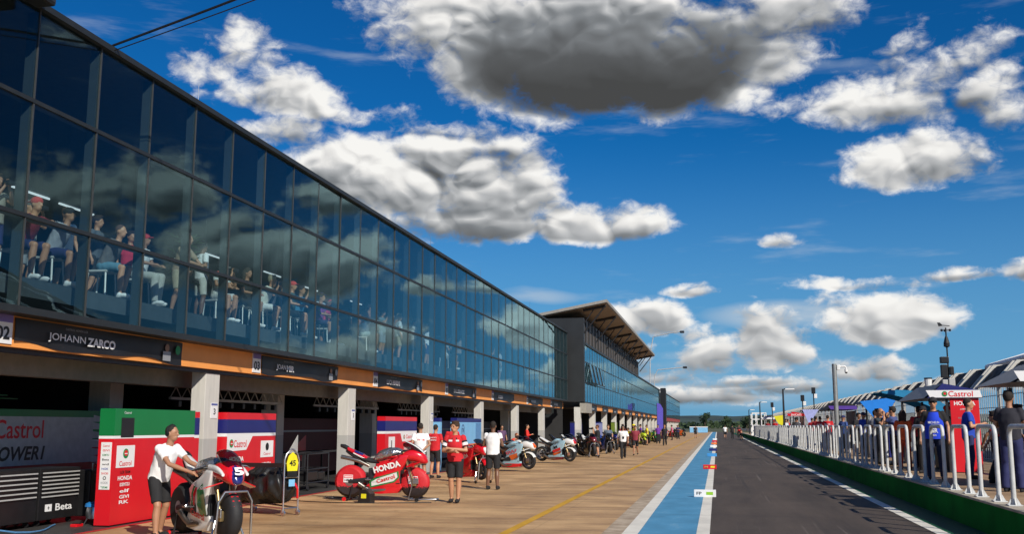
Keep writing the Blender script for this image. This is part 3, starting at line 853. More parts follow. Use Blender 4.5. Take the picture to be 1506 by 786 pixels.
h = canopy_stand('pit_wall_stand', 'navy and white hipped stand with a red end panel lettered in white', 5.35, 6.75, 28.5, 32, 2.80, 2.42, NAVY,
    dict(visor=VIS, gable=NAVY, fascia=WHITEP), REDP, None,
    [('Castrol', .60, 6.22, 2.525, -.062, TXR, .012), ('HONDA', .52, 6.32, 2.28, .015, TXW, .03), ('LUBRICANTS', .3, 6.35, 2.13, .015, TXW, .0), ('PRO-HONDA', .36, 6.32, 1.9, .015, TXS, .0)])
MB().lathe([(.07, -.002), (.07, .002), (.0, .002), (.0, -.002)], 'Y', (5.83, 28.437, 2.525), 18).build('emblem', TXG, h, world=True)
MB().lathe([(.036, -.002), (.036, .002), (.0, .002), (.0, -.002)], 'Y', (5.835, 28.433, 2.53), 14).build('emblem_core', TXR, h, world=True)
h = canopy_stand('pit_wall_stand', 'closest stand with a grey visor and a navy and white roof above the wall', 5.35, 7.8, 20.3, 22.7, 2.93, 2.5, NAVY,
    dict(visor=VIS, gable=mat('gable_dark', (.05, .05, .055), .6), fascia=WHITEP), None, GRAPH, [('HONDA', .7, 6.3, 2.6, -.062, TXR, .03)])
canopy_stand('pit_wall_stand', 'black and purple stand with a dark open side', 5.8, 7.3, 57, 61, 2.98, 2.55, mat('purple_cloth', (.08, .03, .30), .6),
    dict(visor=BLACKF, gable=BLACKF, fascia=MATS['purple_cloth']), None, mat('maroon_panel', (.07, .01, .015), .5))
canopy_stand('pit_wall_stand', 'rounded red stand farther along the wall', 5.65, 7.1, 88, 92, 2.86, 2.5, RED, dict(visor=RED, gable=RED, fascia=RED), None, REDP, [('DUCATI', .8, 6.4, 2.6, -.062, TXW, .02)])
canopy_stand('pit_wall_stand', 'navy purple stand with a white lower band, last of the coloured stands', 5.0, 6.6, 122, 126, 2.8, 2.45, mat('violet_cloth', (.05, .03, .22), .6), dict(visor=WHITEP, gable=MATS['violet_cloth'], fascia=WHITEP), None, None)
# wing awnings: a folded sheet on a frame
def wing(name, label, pts, faces, m, posts, grp='pit wall stands of the teams', m2=None):
    c = [sum(p[i] for p in pts) / len(pts) for i in (0, 1)]
    t = thing(name, label, 'pit wall stand', (c[0], c[1], ZT), 0, grp)
    b_ = MB()._add([Vector(p) for p in pts] + [Vector(p) + Vector((.015, .045, -.02)) for p in pts], list(faces) + [tuple(i + len(pts) for i in f[::-1]) for f in faces])
    b_.build('awning', m, t, world=True)
    for x, y, z in posts: MB().cyl((x, y, ZT), (x, y, z), .035, n=8).build('post', DARK, t, world=True)
    MB().bbox(c[0] + .2, c[0] + .8, c[1] - .6, c[1] + 1.6, ZT, ZT + 1.0, .02).build('desk', m2 or BLACKP, t, world=True)
    return t
BRB = mat('bright_blue_cloth', (.01, .21, .72), .5, var=.06)
wing('pit_wall_stand', 'bright blue pointed wing stand beside the marshal', [(5.35, 41, 2.62), (6.7, 41, 2.78), (6.05, 41, 1.72), (7.0, 44, 2.55), (5.6, 44.5, 2.6), (6.5, 41.6, 2.45)], [(0, 1, 2), (1, 3, 5), (0, 1, 3, 4)], BRB, [(5.6, 41.2, 2.7), (6.9, 43.8, 2.6), (6.0, 41.1, 2.1)], m2=NAVY)
TEAL = mat('teal_cloth', (.01, .20, .40), .5, var=.1)
t = thing('pit_wall_stand', 'teal arched stand between the blue wing and the navy stand', 'pit wall stand', (6.3, 35.0, ZT), 0, 'pit wall stands of the teams')
up_ = [(5.25 + 2.05 * k / 12, 2.80 + .13 * math.sin(k / 12 * 2.4) - .62 * (k / 12) ** 2.4) for k in range(13)]
lo_ = [(x_ + .03, z_ - .05 - .30 * math.sin(min(1, k / 12 * 1.15) * math.pi * .62)) for k, (x_, z_) in enumerate(up_)]
for y_, nm_ in ((35.0, 'awning'), (37.4, 'rear_awning')):
    b_ = MB(); n_ = 13
    vs = [(x_, y_, z_) for x_, z_ in up_] + [(x_, y_, z_) for x_, z_ in lo_] + [(x_, y_ + .06, z_) for x_, z_ in up_] + [(x_, y_ + .06, z_) for x_, z_ in lo_]
    fs = []
    for k in range(12):
        fs += [(k, k + 1, n_ + k + 1, n_ + k), (2 * n_ + k, 3 * n_ + k, 3 * n_ + k + 1, 2 * n_ + k + 1), (k, 2 * n_ + k, 2 * n_ + k + 1, k + 1), (n_ + k, n_ + k + 1, 3 * n_ + k + 1, 3 * n_ + k)]
    b_._add(vs, fs).build(nm_, TEAL, t, world=True)
b_ = MB(); vs = [(x_, y_, z_ + .004) for x_, z_ in up_ for y_ in (35.07, 37.39)]
b_._add(vs, [(2 * k, 2 * k + 2, 2 * k + 3, 2 * k + 1) for k in range(12)]).build('roof', TEAL, t, world=True)
for x_, y_, z_ in ((5.9, 35.2, 2.75), (7.2, 37.2, 2.2), (7.2, 35.3, 2.2)): MB().cyl((x_, y_, ZT), (x_, y_, z_), .035, n=8).build('post', DARK, t, world=True)
MB().bbox(6.5, 7.1, 34.6, 37.0, ZT, ZT + 1.0, .02).build('desk', mat('teal_panel', (.02, .12, .22), .5), t, world=True)
MB().box(6.55, 7.15, 35.3, 35.36, ZT + 1.02, ZT + 1.7).build('back_panel', MATS['teal_panel'], t, world=True)
wing('pit_wall_stand', 'pale lavender pointed wing stand', [(5.9, 75, 2.83), (6.98, 75, 2.83), (6.3, 75, 1.85), (7.0, 78, 2.7), (5.9, 78, 2.75)], [(0, 1, 2), (0, 1, 3, 4)], mat('lavender_cloth', (.36, .40, .72), .5), [(5.95, 75.2, 2.8), (6.9, 77.6, 2.7), (6.3, 75.1, 1.9)])
wing('pit_wall_stand', 'bright yellow draped stand', [(5.65, 108, 2.66), (6.6, 108, 2.78), (6.55, 108, 1.7), (6.1, 108, 1.9), (6.6, 111, 2.7), (5.7, 111, 2.65)], [(0, 1, 2, 3), (0, 1, 4, 5)], YELLOW, [(5.8, 108.2, 2.6), (6.5, 110.8, 2.7), (6.5, 108.1, 2.6)])
# white scaffold near the end
t = thing('scaffold_frame', 'white tubular frame standing over the far end of the pit wall', 'scaffold', (4.9, 130, ZT))
b_ = MB()
for x in (4.2, 4.75, 5.3, 5.85):
    for y in (129, 133): b_.box(x - .05, x + .05, y - .05, y + .05, ZT, 3.3)
for z in (1.75, 2.5, 3.25):
    for y in (129, 133): b_.box(4.2, 5.85, y - .045, y + .045, z - .05, z + .05)
    for x in (4.2, 5.85): b_.box(x - .045, x + .045, 129, 133, z - .045, z + .045)
b_.build('frame', WHITE, t, world=True)
t = thing('guard_box', 'pale box beside the last hoops of the pit wall', 'box', (4.5, 133.5, ZT))
MB().bbox(-.35, .35, -.5, .5, 0, 1.3, .03).build('body', WHITE, t); MB().bbox(-.42, .42, -.56, .56, 1.302, 1.38, .02).build('lid', GREYP, t)

# poles
t = thing('camera_pole', 'thick grey steel pole with a white dome camera on a short arm', 'camera pole', (5.6, 51.3, ZT))
MB().cyl((0, 0, 0), (0, 0, 4.15), .11, n=16).build('pole', mat('pole_steel', (.34, .35, .34), .42, .5), t, smooth=True)
MB().bbox(.115, .26, -.09, .09, 3.85, 4.1, .02).tube([(.26, 0, 4.02), (.48, 0, 4.02), (.53, 0, 3.99), (.54, 0, 3.88)], .045).build('arm', WHITE, t)
o = MB().cyl((.54, 0, 3.88), (.54, 0, 3.76), .075, n=14).build('camera', WHITE, t)
MB().sphere((.54, 0, 3.75), .068).build('lens_dome', BLACKP, o, smooth=True)
def lamp_post(x, y, h, arm, label, m=DARK):
    t = thing('lamp_post', label, 'lamp post', (x, y, ZT), 0, 'lamp posts along the pit wall')
    MB().cyl((0, 0, 0), (0, 0, h), .09, .06, n=10).build('pole', m, t)
    MB().tube([(0, 0, h - .05), (arm * .6, 0, h + .02), (arm, 0, h)], .035).build('arm', m, t)
    MB().bbox(arm - .1, arm + .55, -.14, .14, h - .06, h + .03, .02).build('lamp_head', WHITE, t)
lamp_post(4.75, 77, 3.85, .25, 'dark post with one white lamp head, next after the camera pole')
lamp_post(4.75, 119, 3.85, .25, 'small dark lamp post beyond the yellow stand')
lamp_post(4.75, 160, 3.6, .3, 'tiny lamp post at the far end of the pit wall')
def speaker_post(x, y, h, label):
    t = thing('speaker_post', label, 'speaker post', (x, y, ZT), 0, 'speaker posts behind the stands')
    MB().cyl((0, 0, 0), (0, 0, h), .05, n=8).build('pole', DARK, t)
    MB().bbox(-.16, .16, -.16, .16, h - .1, h + .45, .03).build('speaker', BLACKP, t)
    MB().bbox(.02, .28, -.2, .2, h - .5, h - .12, .03).build('box', WHITE, t)
speaker_post(8.4, 94, 4.1, 'thin post with a dark speaker and a white box, left of the purple stand')
speaker_post(7.6, 96, 3.5, 'shorter thin post with a dark speaker, close to the red stand')
speaker_post(6.2, 121, 3.4, 'small dark speaker post between the lamp posts')
t = thing('weather_mast', 'thin black weather mast with a wind vane, cups and hanging instrument boxes', 'weather mast', (7.0, 33.4, ZT))
MB().cyl((0, 0, 0), (0, 0, 4.2), .022, n=8).build('pole', BLACKP, t)
o = MB().cyl((-.16, 0, 4.28), (.12, 0, 4.25), .012, n=6).prism([(-.2, 4.24), (-.07, 4.26), (-.16, 4.36), (-.24, 4.36)], -.006, .006).build('wind_vane', BLACKP, t)
MB().cyl((-.12, 0, 4.12), (.12, 0, 4.12), .012, n=6).sphere((-.12, 0, 4.12), .04).sphere((.12, 0, 4.12), .04).sphere((0, .12, 4.12), .04).build('wind_cups', BLACKP, t)
MB().lathe([(.02, 3.95), (.05, 3.88), (.09, 3.72), (.09, 3.62), (.02, 3.58)], 'Z', n=14, closed=False).build('radiation_shield', BLACKP, t)
MB().bbox(-.22, .02, -.10, .10, 3.10, 3.30, .02).bbox(-.22, -.03, -.08, .08, 2.66, 3.06, .02).bbox(.03, .15, -.08, .08, 2.74, 3.0, .02).build('instrument_box', BLACKP, t)
MB().bbox(-.02, .16, -.10, .10, 2.40, 2.64, .02).bbox(-.20, -.05, -.09, .09, 2.38, 2.6, .02).build('white_box', GREYP, t)
t = thing('loudspeaker', 'small white horn loudspeaker on the fence behind the teal stand', 'loudspeaker', (9.0, 47, 3.2))
MB().cyl((0, 0, 0), (0, 0, .5), .12, .16, n=12).build('horn', WHITE, t); MB().cyl((0, 0, .5), (0, 0, .56), .165, n=12).build('rim', BLACKP, t)
MB().box(-.04, .2, -.03, .03, -.1, 0).build('bracket', DARK, t)
# ------------------------------------------------------------------ marks and fittings on the left
BANM = mat('banner_cloth', (.010, .010, .012), .5, var=.3, scale=2)
def banner(y0, y1, words, label, num, plabel, xf=-10.40, ztop=3.335, h=.40, extra=True):
    t = thing('name_banner', label, 'banner', (xf, (y0 + y1) / 2, ztop), 0, 'black name banners on the orange fascia')
    b_ = MB(); nx = 26; vs = []; fs = []
    for i in range(nx + 1):
        u = i / nx
        for j in range(5):
            w = j / 4
            sag = .035 * math.sin(u * math.pi * 3.2 + y0) * w + .02 * math.sin(u * 17 + y0) * w
            off = .012 + .012 * math.sin(u * 23 + y0 * 2) * w + .01 * math.sin(u * 9 + w * 3)
            vs.append((xf + .012 + off, y0 + (y1 - y0) * u, ztop - h * w * (1 + .0) + sag - .01))
    for i in range(nx):
        for j in range(4): fs.append((i * 5 + j, i * 5 + j + 1, (i + 1) * 5 + j + 1, (i + 1) * 5 + j))
    n = len(vs)
    vs += [(x - .008, y, z) for x, y, z in vs]; fs += [tuple(i + n for i in f[::-1]) for f in fs]
    b_._add(vs, fs).build('cloth', BANM, t, world=True, smooth=True)
    L = y1 - y0
    y = y0 + L * .155
    for s, w, bo in words:
        text(s, w, on_px(xf + .055, y + w / 2, ztop - h * .60), TXW, t, height=.15, bold=bo + .012)
        y += w + .05
    if not words:
        for a_, w_ in ((0, .5), (.58, .9)): MB().box(xf + .05, xf + .054, y + a_, y + a_ + w_, ztop - h * .76, ztop - h * .44).build('lettering_band', TXS, t, world=True)
    if extra:
        text('CASTROL HONDA LCR' if num == '02' else 'RACING TEAM', .6, on_px(xf + .055, y0 + L * .30, ztop - h * .2), TXS, t, height=.035)
        # rider portrait and helmet printed at the far end
        p_ = MB().lathe([(.075, -.002), (.075, .002), (0, .002), (0, -.002)], 'X', (xf + .056, y1 - .62, ztop - .15), 14)
        p_.build('portrait_face', mat('portrait_skin', (.28, .17, .12), .6), t, world=True)
        MB().box(xf + .05, xf + .054, y1 - .76, y1 - .48, ztop - .40, ztop - .22).build('portrait_shirt', TXS, t, world=True)
        MB().lathe([(.09, -.002), (.09, .002), (0, .002), (0, -.002)], 'X', (xf + .056, y1 - .22, ztop - .17), 14).build('portrait_helmet', TXG if num == '02' else TXS, t, world=True)
    t2 = thing('bay_number', plabel, 'number plate', (xf, y0 - .25, ztop - .2), 0, 'white number plates on the orange fascia')
    MB().box(xf + .004, xf + .02, y0 - .46, y0 - .04, ztop - .42, ztop + .02).build('plate', WHITEP, t2, world=True)
    MB().box(xf + .021, xf + .024, y0 - .455, y0 - .045, ztop - .10, ztop + .015).build('purple_band', mat('purple_ink', (.18, .14, .42), .5), t2, world=True)
    text(num, .30, on_px(xf + .026, y0 - .25, ztop - .26), TXK, t2, height=.2, bold=.03)
banner(13.62, 18.6, [('JOHANN', .98, .0), ('ZARCO', .82, .035)], 'wide black name banner over the green and red garage panel', '02', 'white number plate 02 at the left edge of the fascia')
banner(22.25, 27.2, [('JOAN', .55, .0), ('MIR', .45, .04)], 'black name banner right of the plate numbered 03', '03', 'white number plate 03 on the orange fascia')
banner(30.7, 35.6, [('LUCA', .60, .0), ('MARINI', .72, .035)], 'black name banner right of the plate numbered 04', '04', 'white number plate 04 on the orange fascia')
banner(39.3, 44.1, [('RAUL', .60, .0), ('FERNANDEZ', 1.1, .035)], 'black name banner right of the plate numbered 05', '05', 'white number plate 05 on the orange fascia')
banner(47.8, 52.8, [('AI', .25, .0), ('OGURA', .85, .035)], 'black name banner right of the plate numbered 06', '06', 'white number plate 06 on the orange fascia', extra=False)
banner(56.9, 61.8, [], 'black name banner right of the plate numbered 07', '07', 'white number plate 07 on the orange fascia', extra=False)
banner(65.4, 70.0, [], 'black name banner at the end of the first building', '08', 'white number plate 08 on the orange fascia', extra=False)
for k in range(9):
    t = thing('name_banner', 'small black name banner on the orange fascia beyond the dark tower', 'banner', (-9.2, 75.6 + k * 8.55, 3.1), 0, 'small banners beyond the dark tower')
    MB().box(-9.19, -9.16, 75.6 + k * 8.55, 80.0 + k * 8.55, 2.80, 3.22).build('cloth', BANM, t, world=True)
    MB().box(-9.158, -9.154, 76.6 + k * 8.55, 78.2 + k * 8.55, 2.90, 3.02).build('lettering_band', TXS, t, world=True)
for k in range(3):
    y = COLS[k + 1]
    t = thing('column_sign', 'small white notice with a figure on a garage column', 'sign', (-10.49, y + .4, 1.95), 0, 'white notices on the garage columns')
    t['label'] = ['small white notice on the first pale column, above the white bike', 'small white notice on the pale column above the red bike', 'small white notice on the third pale column'][k]
    MB().box(-10.498, -10.49, y + .26, y + .55, 1.86, 2.18).build('plate', WHITEP, t, world=True)
    text(['3', '3', '5'][k], .09, on_px(-10.487, y + .42, 2.0), TXK, t, height=.13, bold=.02)
    MB().box(-10.489, -10.486, y + .27, y + .54, 2.13, 2.17).build('band', mat('band_blue', (.1, .12, .35), .5), t, world=True)

# garage partitions standing along the front of the bays -------------------------------------------
def disc(parent, x, y, z, r, m, name='emblem'):
    return MB().lathe([(r, -.001), (r, .001), (.0, .001), (.0, -.001)], 'X', (x, y, z), 20).build(name, m, parent, world=True)
def castrol_mark(t, x, y, z, r):
    o = disc(t, x, y, z, r, TXG)
    MB().lathe([(r * .62, -.001), (r * .62, .001), (0, .001), (0, -.001)], 'X', (x + .003, y, z + r * .1), 18).build('emblem_core', TXR, o if False else t, world=True)
    MB().box(x + .004, x + .006, y - r * .5, y + r * .5, z - r * .1, z + r * .08).build('emblem_bar', TXW, t, world=True)
def panel(y0, y1, x0, x1, bands, label, top=2.0):
    """bands: (z0, z1, material, part name) from the bottom up"""
    t = thing('garage_screen', label, 'garage screen', ((x0 + x1) / 2, y0, 0), 0, 'free standing screens in front of the garages')
    for z0, z1, mm, nm in bands:
        MB().box(x0, x1, y0, y1, z0, z1 - .002).build(nm, mm, t, world=True)
    return t
# green, white and red screen
t = panel(16.12, 18.9, -10.48, -10.19, [(.02, 1.48, REDP, 'red_board'), (1.48, 1.53, WHITEP, 'white_stripe'), (1.53, 2.0, GREEN, 'green_board')], 'tall red screen with a green top and white sponsor column')
xs_ = -10.187
MB().box(-10.42, -10.22, 16.112, 16.118, .62, 1.42).build('sponsor_column', WHITEP, t, world=True)
z = 1.36
for i, (s, mm) in enumerate([('Castrol', TXR), ('GIVI', TXR), ('IDEMITSU', TXG), ('Beta', TXK), ('wd', TXK), ('NGK', mat('blue_ink', (.02, .06, .35), .5)), ('SHOEI', TXR), ('O', TXK), ('KODE', TXS), ('TERMI', TXG)]):
    if s == 'O': MB().lathe([(.03, -.001), (.03, .001), (.02, .001), (.02, -.001)], 'Y', (-10.32, 16.109, z), 16).build('ring_mark', TXK, t, world=True)
    else: text(s, .13, on_ny(-10.32, 16.109, z), mm, t, height=.034, bold=.01)
    z -= .078
MB().box(xs_, xs_ + .003, 16.22, 16.78, .98, 1.36).build('white_card', WHITEP, t, world=True)
castrol_mark(t, xs_ + .006, 16.5, 1.22, .085); text('Castrol', .38, on_px(xs_ + .006, 16.5, 1.05), TXR, t, height=.085, bold=.01)
MB().box(xs_, xs_ + .003, 16.32, 16.72, 1.50, 1.84).build('black_patch', BLACKP, t, world=True)
text('HONDA', .45, on_px(xs_ + .003, 16.52, .80), TXW, t, height=.075, bold=.03)
text('LCR TEAM', .3, on_px(xs_ + .003, 16.52, .9), TXK, t, height=.05, bold=.02)
for s, z in (('IDEMITSU', .69), ('elf', .58), ('GIVI', .48), ('RK', .39)): text(s, .30, on_px(xs_ + .003, 16.52, z), TXW, t, height=.06, bold=.02)
text('Castrol', .22, on_px(xs_ + .003, 16.5, 1.93), TXW, t, height=.04)
panel(18.95, 19.15, -10.52, -10.22, [(.02, 1.46, REDP, 'red_board'), (1.46, 1.52, WHITEP, 'white_stripe'), (1.52, 1.86, NAVY, 'navy_board'), (1.86, 1.98, REDP, 'red_top')], 'narrow red and navy end screen behind the green topped screen')
# red, navy and white screen
t = panel(20.6, 23.1, -10.62, -10.35, [(.02, 1.47, REDP, 'red_board'), (1.47, 1.54, WHITEP, 'white_stripe'), (1.54, 1.84, NAVY, 'navy_board'), (1.84, 1.99, REDP, 'red_top')], 'red screen with a navy band, behind the first pale column')
x = -10.347
MB().prism([(20.62, 1.15), (21.55, 1.17), (21.85, 1.47), (20.62, 1.47)], x, x + .003, axis='X').build('white_flash', WHITEP, t, world=True)
castrol_mark(t, x + .006, 20.82, 1.32, .09); text('Castrol', .62, on_px(x + .006, 21.24, 1.31), TXR, t, height=.16, bold=.012)
text('HONDA', .68, on_px(x + .004, 21.1, .98), TXW, t, height=.11, bold=.04); text('PRO HRC', .3, on_px(x + .004, 21.2, .75), TXW, t, height=.07, bold=.02)
MB().box(x, x + .003, 22.30, 22.98, .98, 1.36).build('white_card', WHITEP, t, world=True)
disc(t, x + .006, 22.64, 1.22, .09, TXK); text('Castrol', .36, on_px(x + .006, 22.64, 1.06), TXR, t, height=.06)
for s, z in (('HONDA', .83), ('elf', .66), ('HRC', .54)): text(s, .5 if s == 'HONDA' else .3, on_px(x + .004, 22.64, z), TXW, t, height=.075, bold=.03)
# third screen
t = panel(31.4, 34.9, -10.62, -10.35, [(.02, 1.45, REDP, 'red_board'), (1.45, 1.53, WHITEP, 'white_stripe'), (1.53, 1.86, NAVY, 'navy_board'), (1.86, 2.0, REDP, 'red_top')], 'red screen with a navy band, seen above the red bike')
MB().box(x, x + .003, 31.75, 32.4, .85, 1.35).build('white_card', WHITEP, t, world=True)
text('I', .08, on_px(x + .006, 32.05, 1.12), TXK, t, height=.22, bold=.05); text('HRC', .4, on_px(x + .006, 32.05, .92), TXR, t, height=.05)
MB().prism([(33.2, 1.18), (34.4, 1.2), (34.65, 1.45), (33.0, 1.45)], x, x + .003, axis='X').build('white_flash', WHITEP, t, world=True)
castrol_mark(t, x + .006, 33.4, 1.33, .075); text('Castrol', .8, on_px(x + .006, 34.0, 1.34), TXR, t, height=.13, bold=.01)
text('HONDA', .8, on_px(x + .004, 33.8, .95), TXW, t, height=.1, bold=.03); text('HRC', .5, on_px(x + .004, 32.05, .7), TXW, t, height=.08, bold=.02)
# light blue screens
t = panel(38.0, 38.25, -10.9, -10.35, [(.02, 1.85, LBLUE, 'blue_board'), (1.85, 2.0, NAVY, 'navy_top')], 'narrow light blue screen right of the third pale column')
text('GULF', .8, on_ny(-10.62, 37.997, 1.0) @ Matrix.Rotation(R(90), 4, 'Z'), TXK, t, height=.2, bold=.03)
t = panel(40.6, 45.0, -10.62, -10.35, [(.02, .95, ORANGEP, 'orange_board'), (.95, 1.85, LBLUE, 'blue_board'), (1.85, 2.02, NAVY, 'navy_top')], 'wide light blue screen with an orange foot and a round emblem')
MB().lathe([(.24, -.001), (.24, .001), (.20, .001), (.20, -.001)], 'X', (x + .003, 41.6, 1.52), 22).build('ring_emblem', NAVY, t, world=True)
text('TH', .22, on_px(x + .003, 41.6, 1.52), NAVY, t, height=.18, bold=.03)
MB().box(x, x + .003, 43.9, 44.9, .95, 1.82).build('dark_blue_strip', mat('mid_blue_panel', (.10, .25, .48), .5), t, world=True)
panel(70.9, 75.0, -10.0, -9.7, [(.02, 1.9, NAVY, 'navy_board'), (1.9, 2.0, DARK, 'dark_top')], 'dark navy screen near the dark tower')
panel(96.0, 99.0, -9.7, -9.4, [(.02, 2.0, mat('lime_panel', (.14, .20, .02), .5), 'lime_board'), (2.0, 2.05, DARK, 'dark_top')], 'olive green screen far down the lane')
panel(83.0, 86.0, -9.7, -9.4, [(.02, 1.9, mat('lilac_panel', (.22, .24, .45), .5), 'lilac_board'), (1.9, 2.0, NAVY, 'navy_top')], 'pale lilac screen beyond the dark tower')

# back board of the first garage ------------------------------------------------------------------
t = thing('garage_back_board', 'wide board with a white panel and red lettering at the back of the first garage', 'back board', (-12.5, 13, 0))
x = -12.5
MB().box(x - .06, x, 13.0, 21.2, .1, 1.32).build('red_board', mat('shaded_red_panel', (.34, .008, .014), .5), t, world=True)  # panel red made darker: the garage shade is put into its colour
MB().box(x - .06, x, 13.0, 21.2, 1.322, 1.42).build('white_stripe', WHITEP, t, world=True)
MB().box(x - .06, x, 13.0, 21.2, 1.422, 2.0).build('green_board', GREEN, t, world=True)
x += .003
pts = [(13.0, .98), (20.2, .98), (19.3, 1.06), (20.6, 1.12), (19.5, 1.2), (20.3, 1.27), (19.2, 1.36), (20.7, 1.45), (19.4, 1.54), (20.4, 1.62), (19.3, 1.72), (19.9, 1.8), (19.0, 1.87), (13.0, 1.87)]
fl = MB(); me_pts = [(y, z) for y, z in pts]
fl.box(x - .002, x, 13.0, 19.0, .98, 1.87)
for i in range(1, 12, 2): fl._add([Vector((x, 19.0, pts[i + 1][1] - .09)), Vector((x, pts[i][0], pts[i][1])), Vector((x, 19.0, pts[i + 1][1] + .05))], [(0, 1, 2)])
fl.build('white_flash', mat('shaded_white_board', (.46, .46, .46), .6), t, world=True)  # white panel with the shade of the garage painted in as grey
text('Castrol', 1.35, on_px(x + .004, 16.75, 1.64), TXR, t, height=.34, bold=.012)
text('POWER1', 1.5, on_px(x + .004, 16.75, 1.20), TXK, t, height=.26, bold=.03, shear=.2)
text('HONDA', 1.45, on_px(x + .004, 16.5, .82), TXS, t, height=.19, bold=.04)
text('LCR TEAM', .6, on_px(x + .004, 16.4, .55), TXS, t, height=.16, bold=.03)
MB().box(x, x + .003, 19.3, 21.0, .3, .96).build('black_square', BLACKP, t, world=True)
text('OD55', .95, on_px(x + .006, 20.25, .66), TXO, t, height=.2, bold=.02); text('SPORTS', .6, on_px(x + .006, 20.55, .45), TXW, t, height=.12, bold=.02, shear=.2)
t = thing('overhead_rack', 'pale green lit rack hanging above the back board of the first garage', 'rack', (-13.2, 14.5, 2.2))
for k in range(3): MB().box(-.05, .05, -1.6 + k * .2, 3.0 - k * .3, .0 + k * .06, .025 + k * .06).build('rail', GREEN if k < 2 else mat('pale_green_rail', (.25, .5, .35), .5), t)
MB().box(-.01, .01, -1.2, -1.18, .14, .8).box(-.01, .01, 1.9, 1.92, .14, .8).build('hanger', DARK, t)

# tool cabinets
def cabinet(y0, y1, x0, x1, h, label, drawers, logo):
    t = thing('tool_cabinet', label, 'tool cabinet', ((x0 + x1) / 2, (y0 + y1) / 2, 0), 0, 'black tool cabinets in the first garage')
    MB().bbox(x0, x1, y0, y1, .10, h, .012).build('carcass', BLACKP, t, world=True)
    dz = (h - .5) / max(drawers, 1)
    for k in range(drawers):
        z = h - .06 - k * dz
        d = MB().bbox(x1 + .001, x1 + .014, y0 + .04, y1 - .04, z - dz + .03, z, .004).build('drawer', BLACKP, t, world=True)
        MB().box(x1 + .0145, x1 + .03, y0 + .05, y1 - .05, z - .026, z - .004).build('handle', GREYP, d, world=True)
    if logo:
        text('Beta', (y1 - y0) * .42, on_px(x1 + .004, (y0 + y1) / 2 + (y1 - y0) * .12, .30), TXW, t, height=.12, bold=.02)
        MB().box(x1 + .001, x1 + .005, y0 + (y1 - y0) * .16, y0 + (y1 - y0) * .32, .24, .36).build('logo_block', TXW, t, world=True)
        text('+', .05, on_px(x1 + .007, y0 + (y1 - y0) * .24, .30), TXK, t, height=.06, bold=.03)
    for yy in (y0 + .12, y1 - .12):
        for xx in (x0 + .1, x1 - .1): MB().lathe([(.05, -.02), (.05, .02), (.01, .02), (.01, -.02)], 'Y', (xx, yy, .05), 12).build('castor', BLACKP, t, world=True)
cabinet(14.75, 15.78, -11.95, -11.35, .97, 'black tool cabinet cut by the left edge of the photo', 6, False)
cabinet(15.83, 16.95, -11.95, -11.35, .97, 'black tool cabinet with silver drawer handles and white lettering', 7, True)
t = thing('tool_trolley', 'black side trolley with white lettering next to the red screen', 'trolley', (-11.2, 17.3, 0))
MB().bbox(-11.6, -11.2, 17.05, 17.75, .08, .9, .02).build('body', BLACKP, t, world=True)
text('Beta', .36, on_px(-11.196, 17.42, .52), TXW, t, height=.12, bold=.02)
MB().tube([(-11.2, 17.08, .9), (-11.2, 17.08, 1.02), (-11.2, 17.7, 1.02), (-11.2, 17.7, .9)], .012, 6).build('handle', STEEL, t, world=True)
t = thing('floor_blower', 'silver round blower with a bright blue lid on the garage floor', 'blower', (-10.75, 16.55, 0))
MB().lathe([(.0, .10), (.14, .10), (.15, .2), (.13, .3), (.0, .30)], 'Z', n=20, closed=False).build('drum', STEEL, t, smooth=True)
MB().lathe([(.0, .302), (.17, .302), (.16, .35), (.10, .38), (.0, .385)], 'Z', n=20, closed=False).build('lid', mat('blue_lid', (.02, .20, .55), .4), t, smooth=True)
for k in range(3):
    a = k * 2.09
    MB().cyl((.12 * math.cos(a), .12 * math.sin(a), .12), (.19 * math.cos(a), .19 * math.sin(a), 0), .012, n=6).build('leg', DARK, t)
pts = [(-11.1, 13.8, .30)] + [(-11.0 + .3 * math.sin(k * .5), 13.9 + k * .28, .02 + .25 * math.exp(-k * .9)) for k in range(9)]
tag(MB().tube(pts, .014, 6).build('air_hose', mat('hose_blue', (.08, .22, .42), .5), smooth=True), 'pale blue air hose trailing across the floor before the cabinets', 'hose')
t = thing('cable_box', 'small red connector box lying at the end of the blue hose', 'connector', (-10.75, 16.05, 0))
MB().bbox(-.06, .06, -.1, .1, 0, .05, .01).build('body', RED, t); MB().box(-.065, .065, -.03, .03, .05, .06).build('cap', BLACKP, t)

# dim garage furniture behind the second and third bays
t = thing('wheel_rack', 'dark tubular wheel rack with a clear shield, in the second garage', 'wheel rack', (-11.0, 26.6, 0))
fr = MB()
for yy in (-.75, .75):
    for xx in (-.35, .35): fr.cyl((xx, yy, .06), (xx, yy, .95), .022, n=8)
for z in (.2, .55, .95):
    for xx in (-.35, .35): fr.cyl((xx, -.75, z), (xx, .75, z), .018, n=8)
    for yy in (-.75, .75): fr.cyl((-.35, yy, z), (.35, yy, z), .018, n=8)
fr.build('frame', DARK, t)
MB().bbox(-.3, .3, -.6, .1, .24, .5, .03).bbox(-.28, .28, .2, .7, .24, .46, .03).build('crate', BLACKP, t)
MB().prism([(-.7, .97), (-.05, .97), (-.05, 1.45)], -.25, -.235, axis='X').build('shield', GREYP, t)
for yy in (-.7, .7): MB().lathe([(.06, -.02), (.06, .02), (.01, .02), (.01, -.02)], 'X', (.35, yy, .06), 12).build('castor', BLACKP, t)
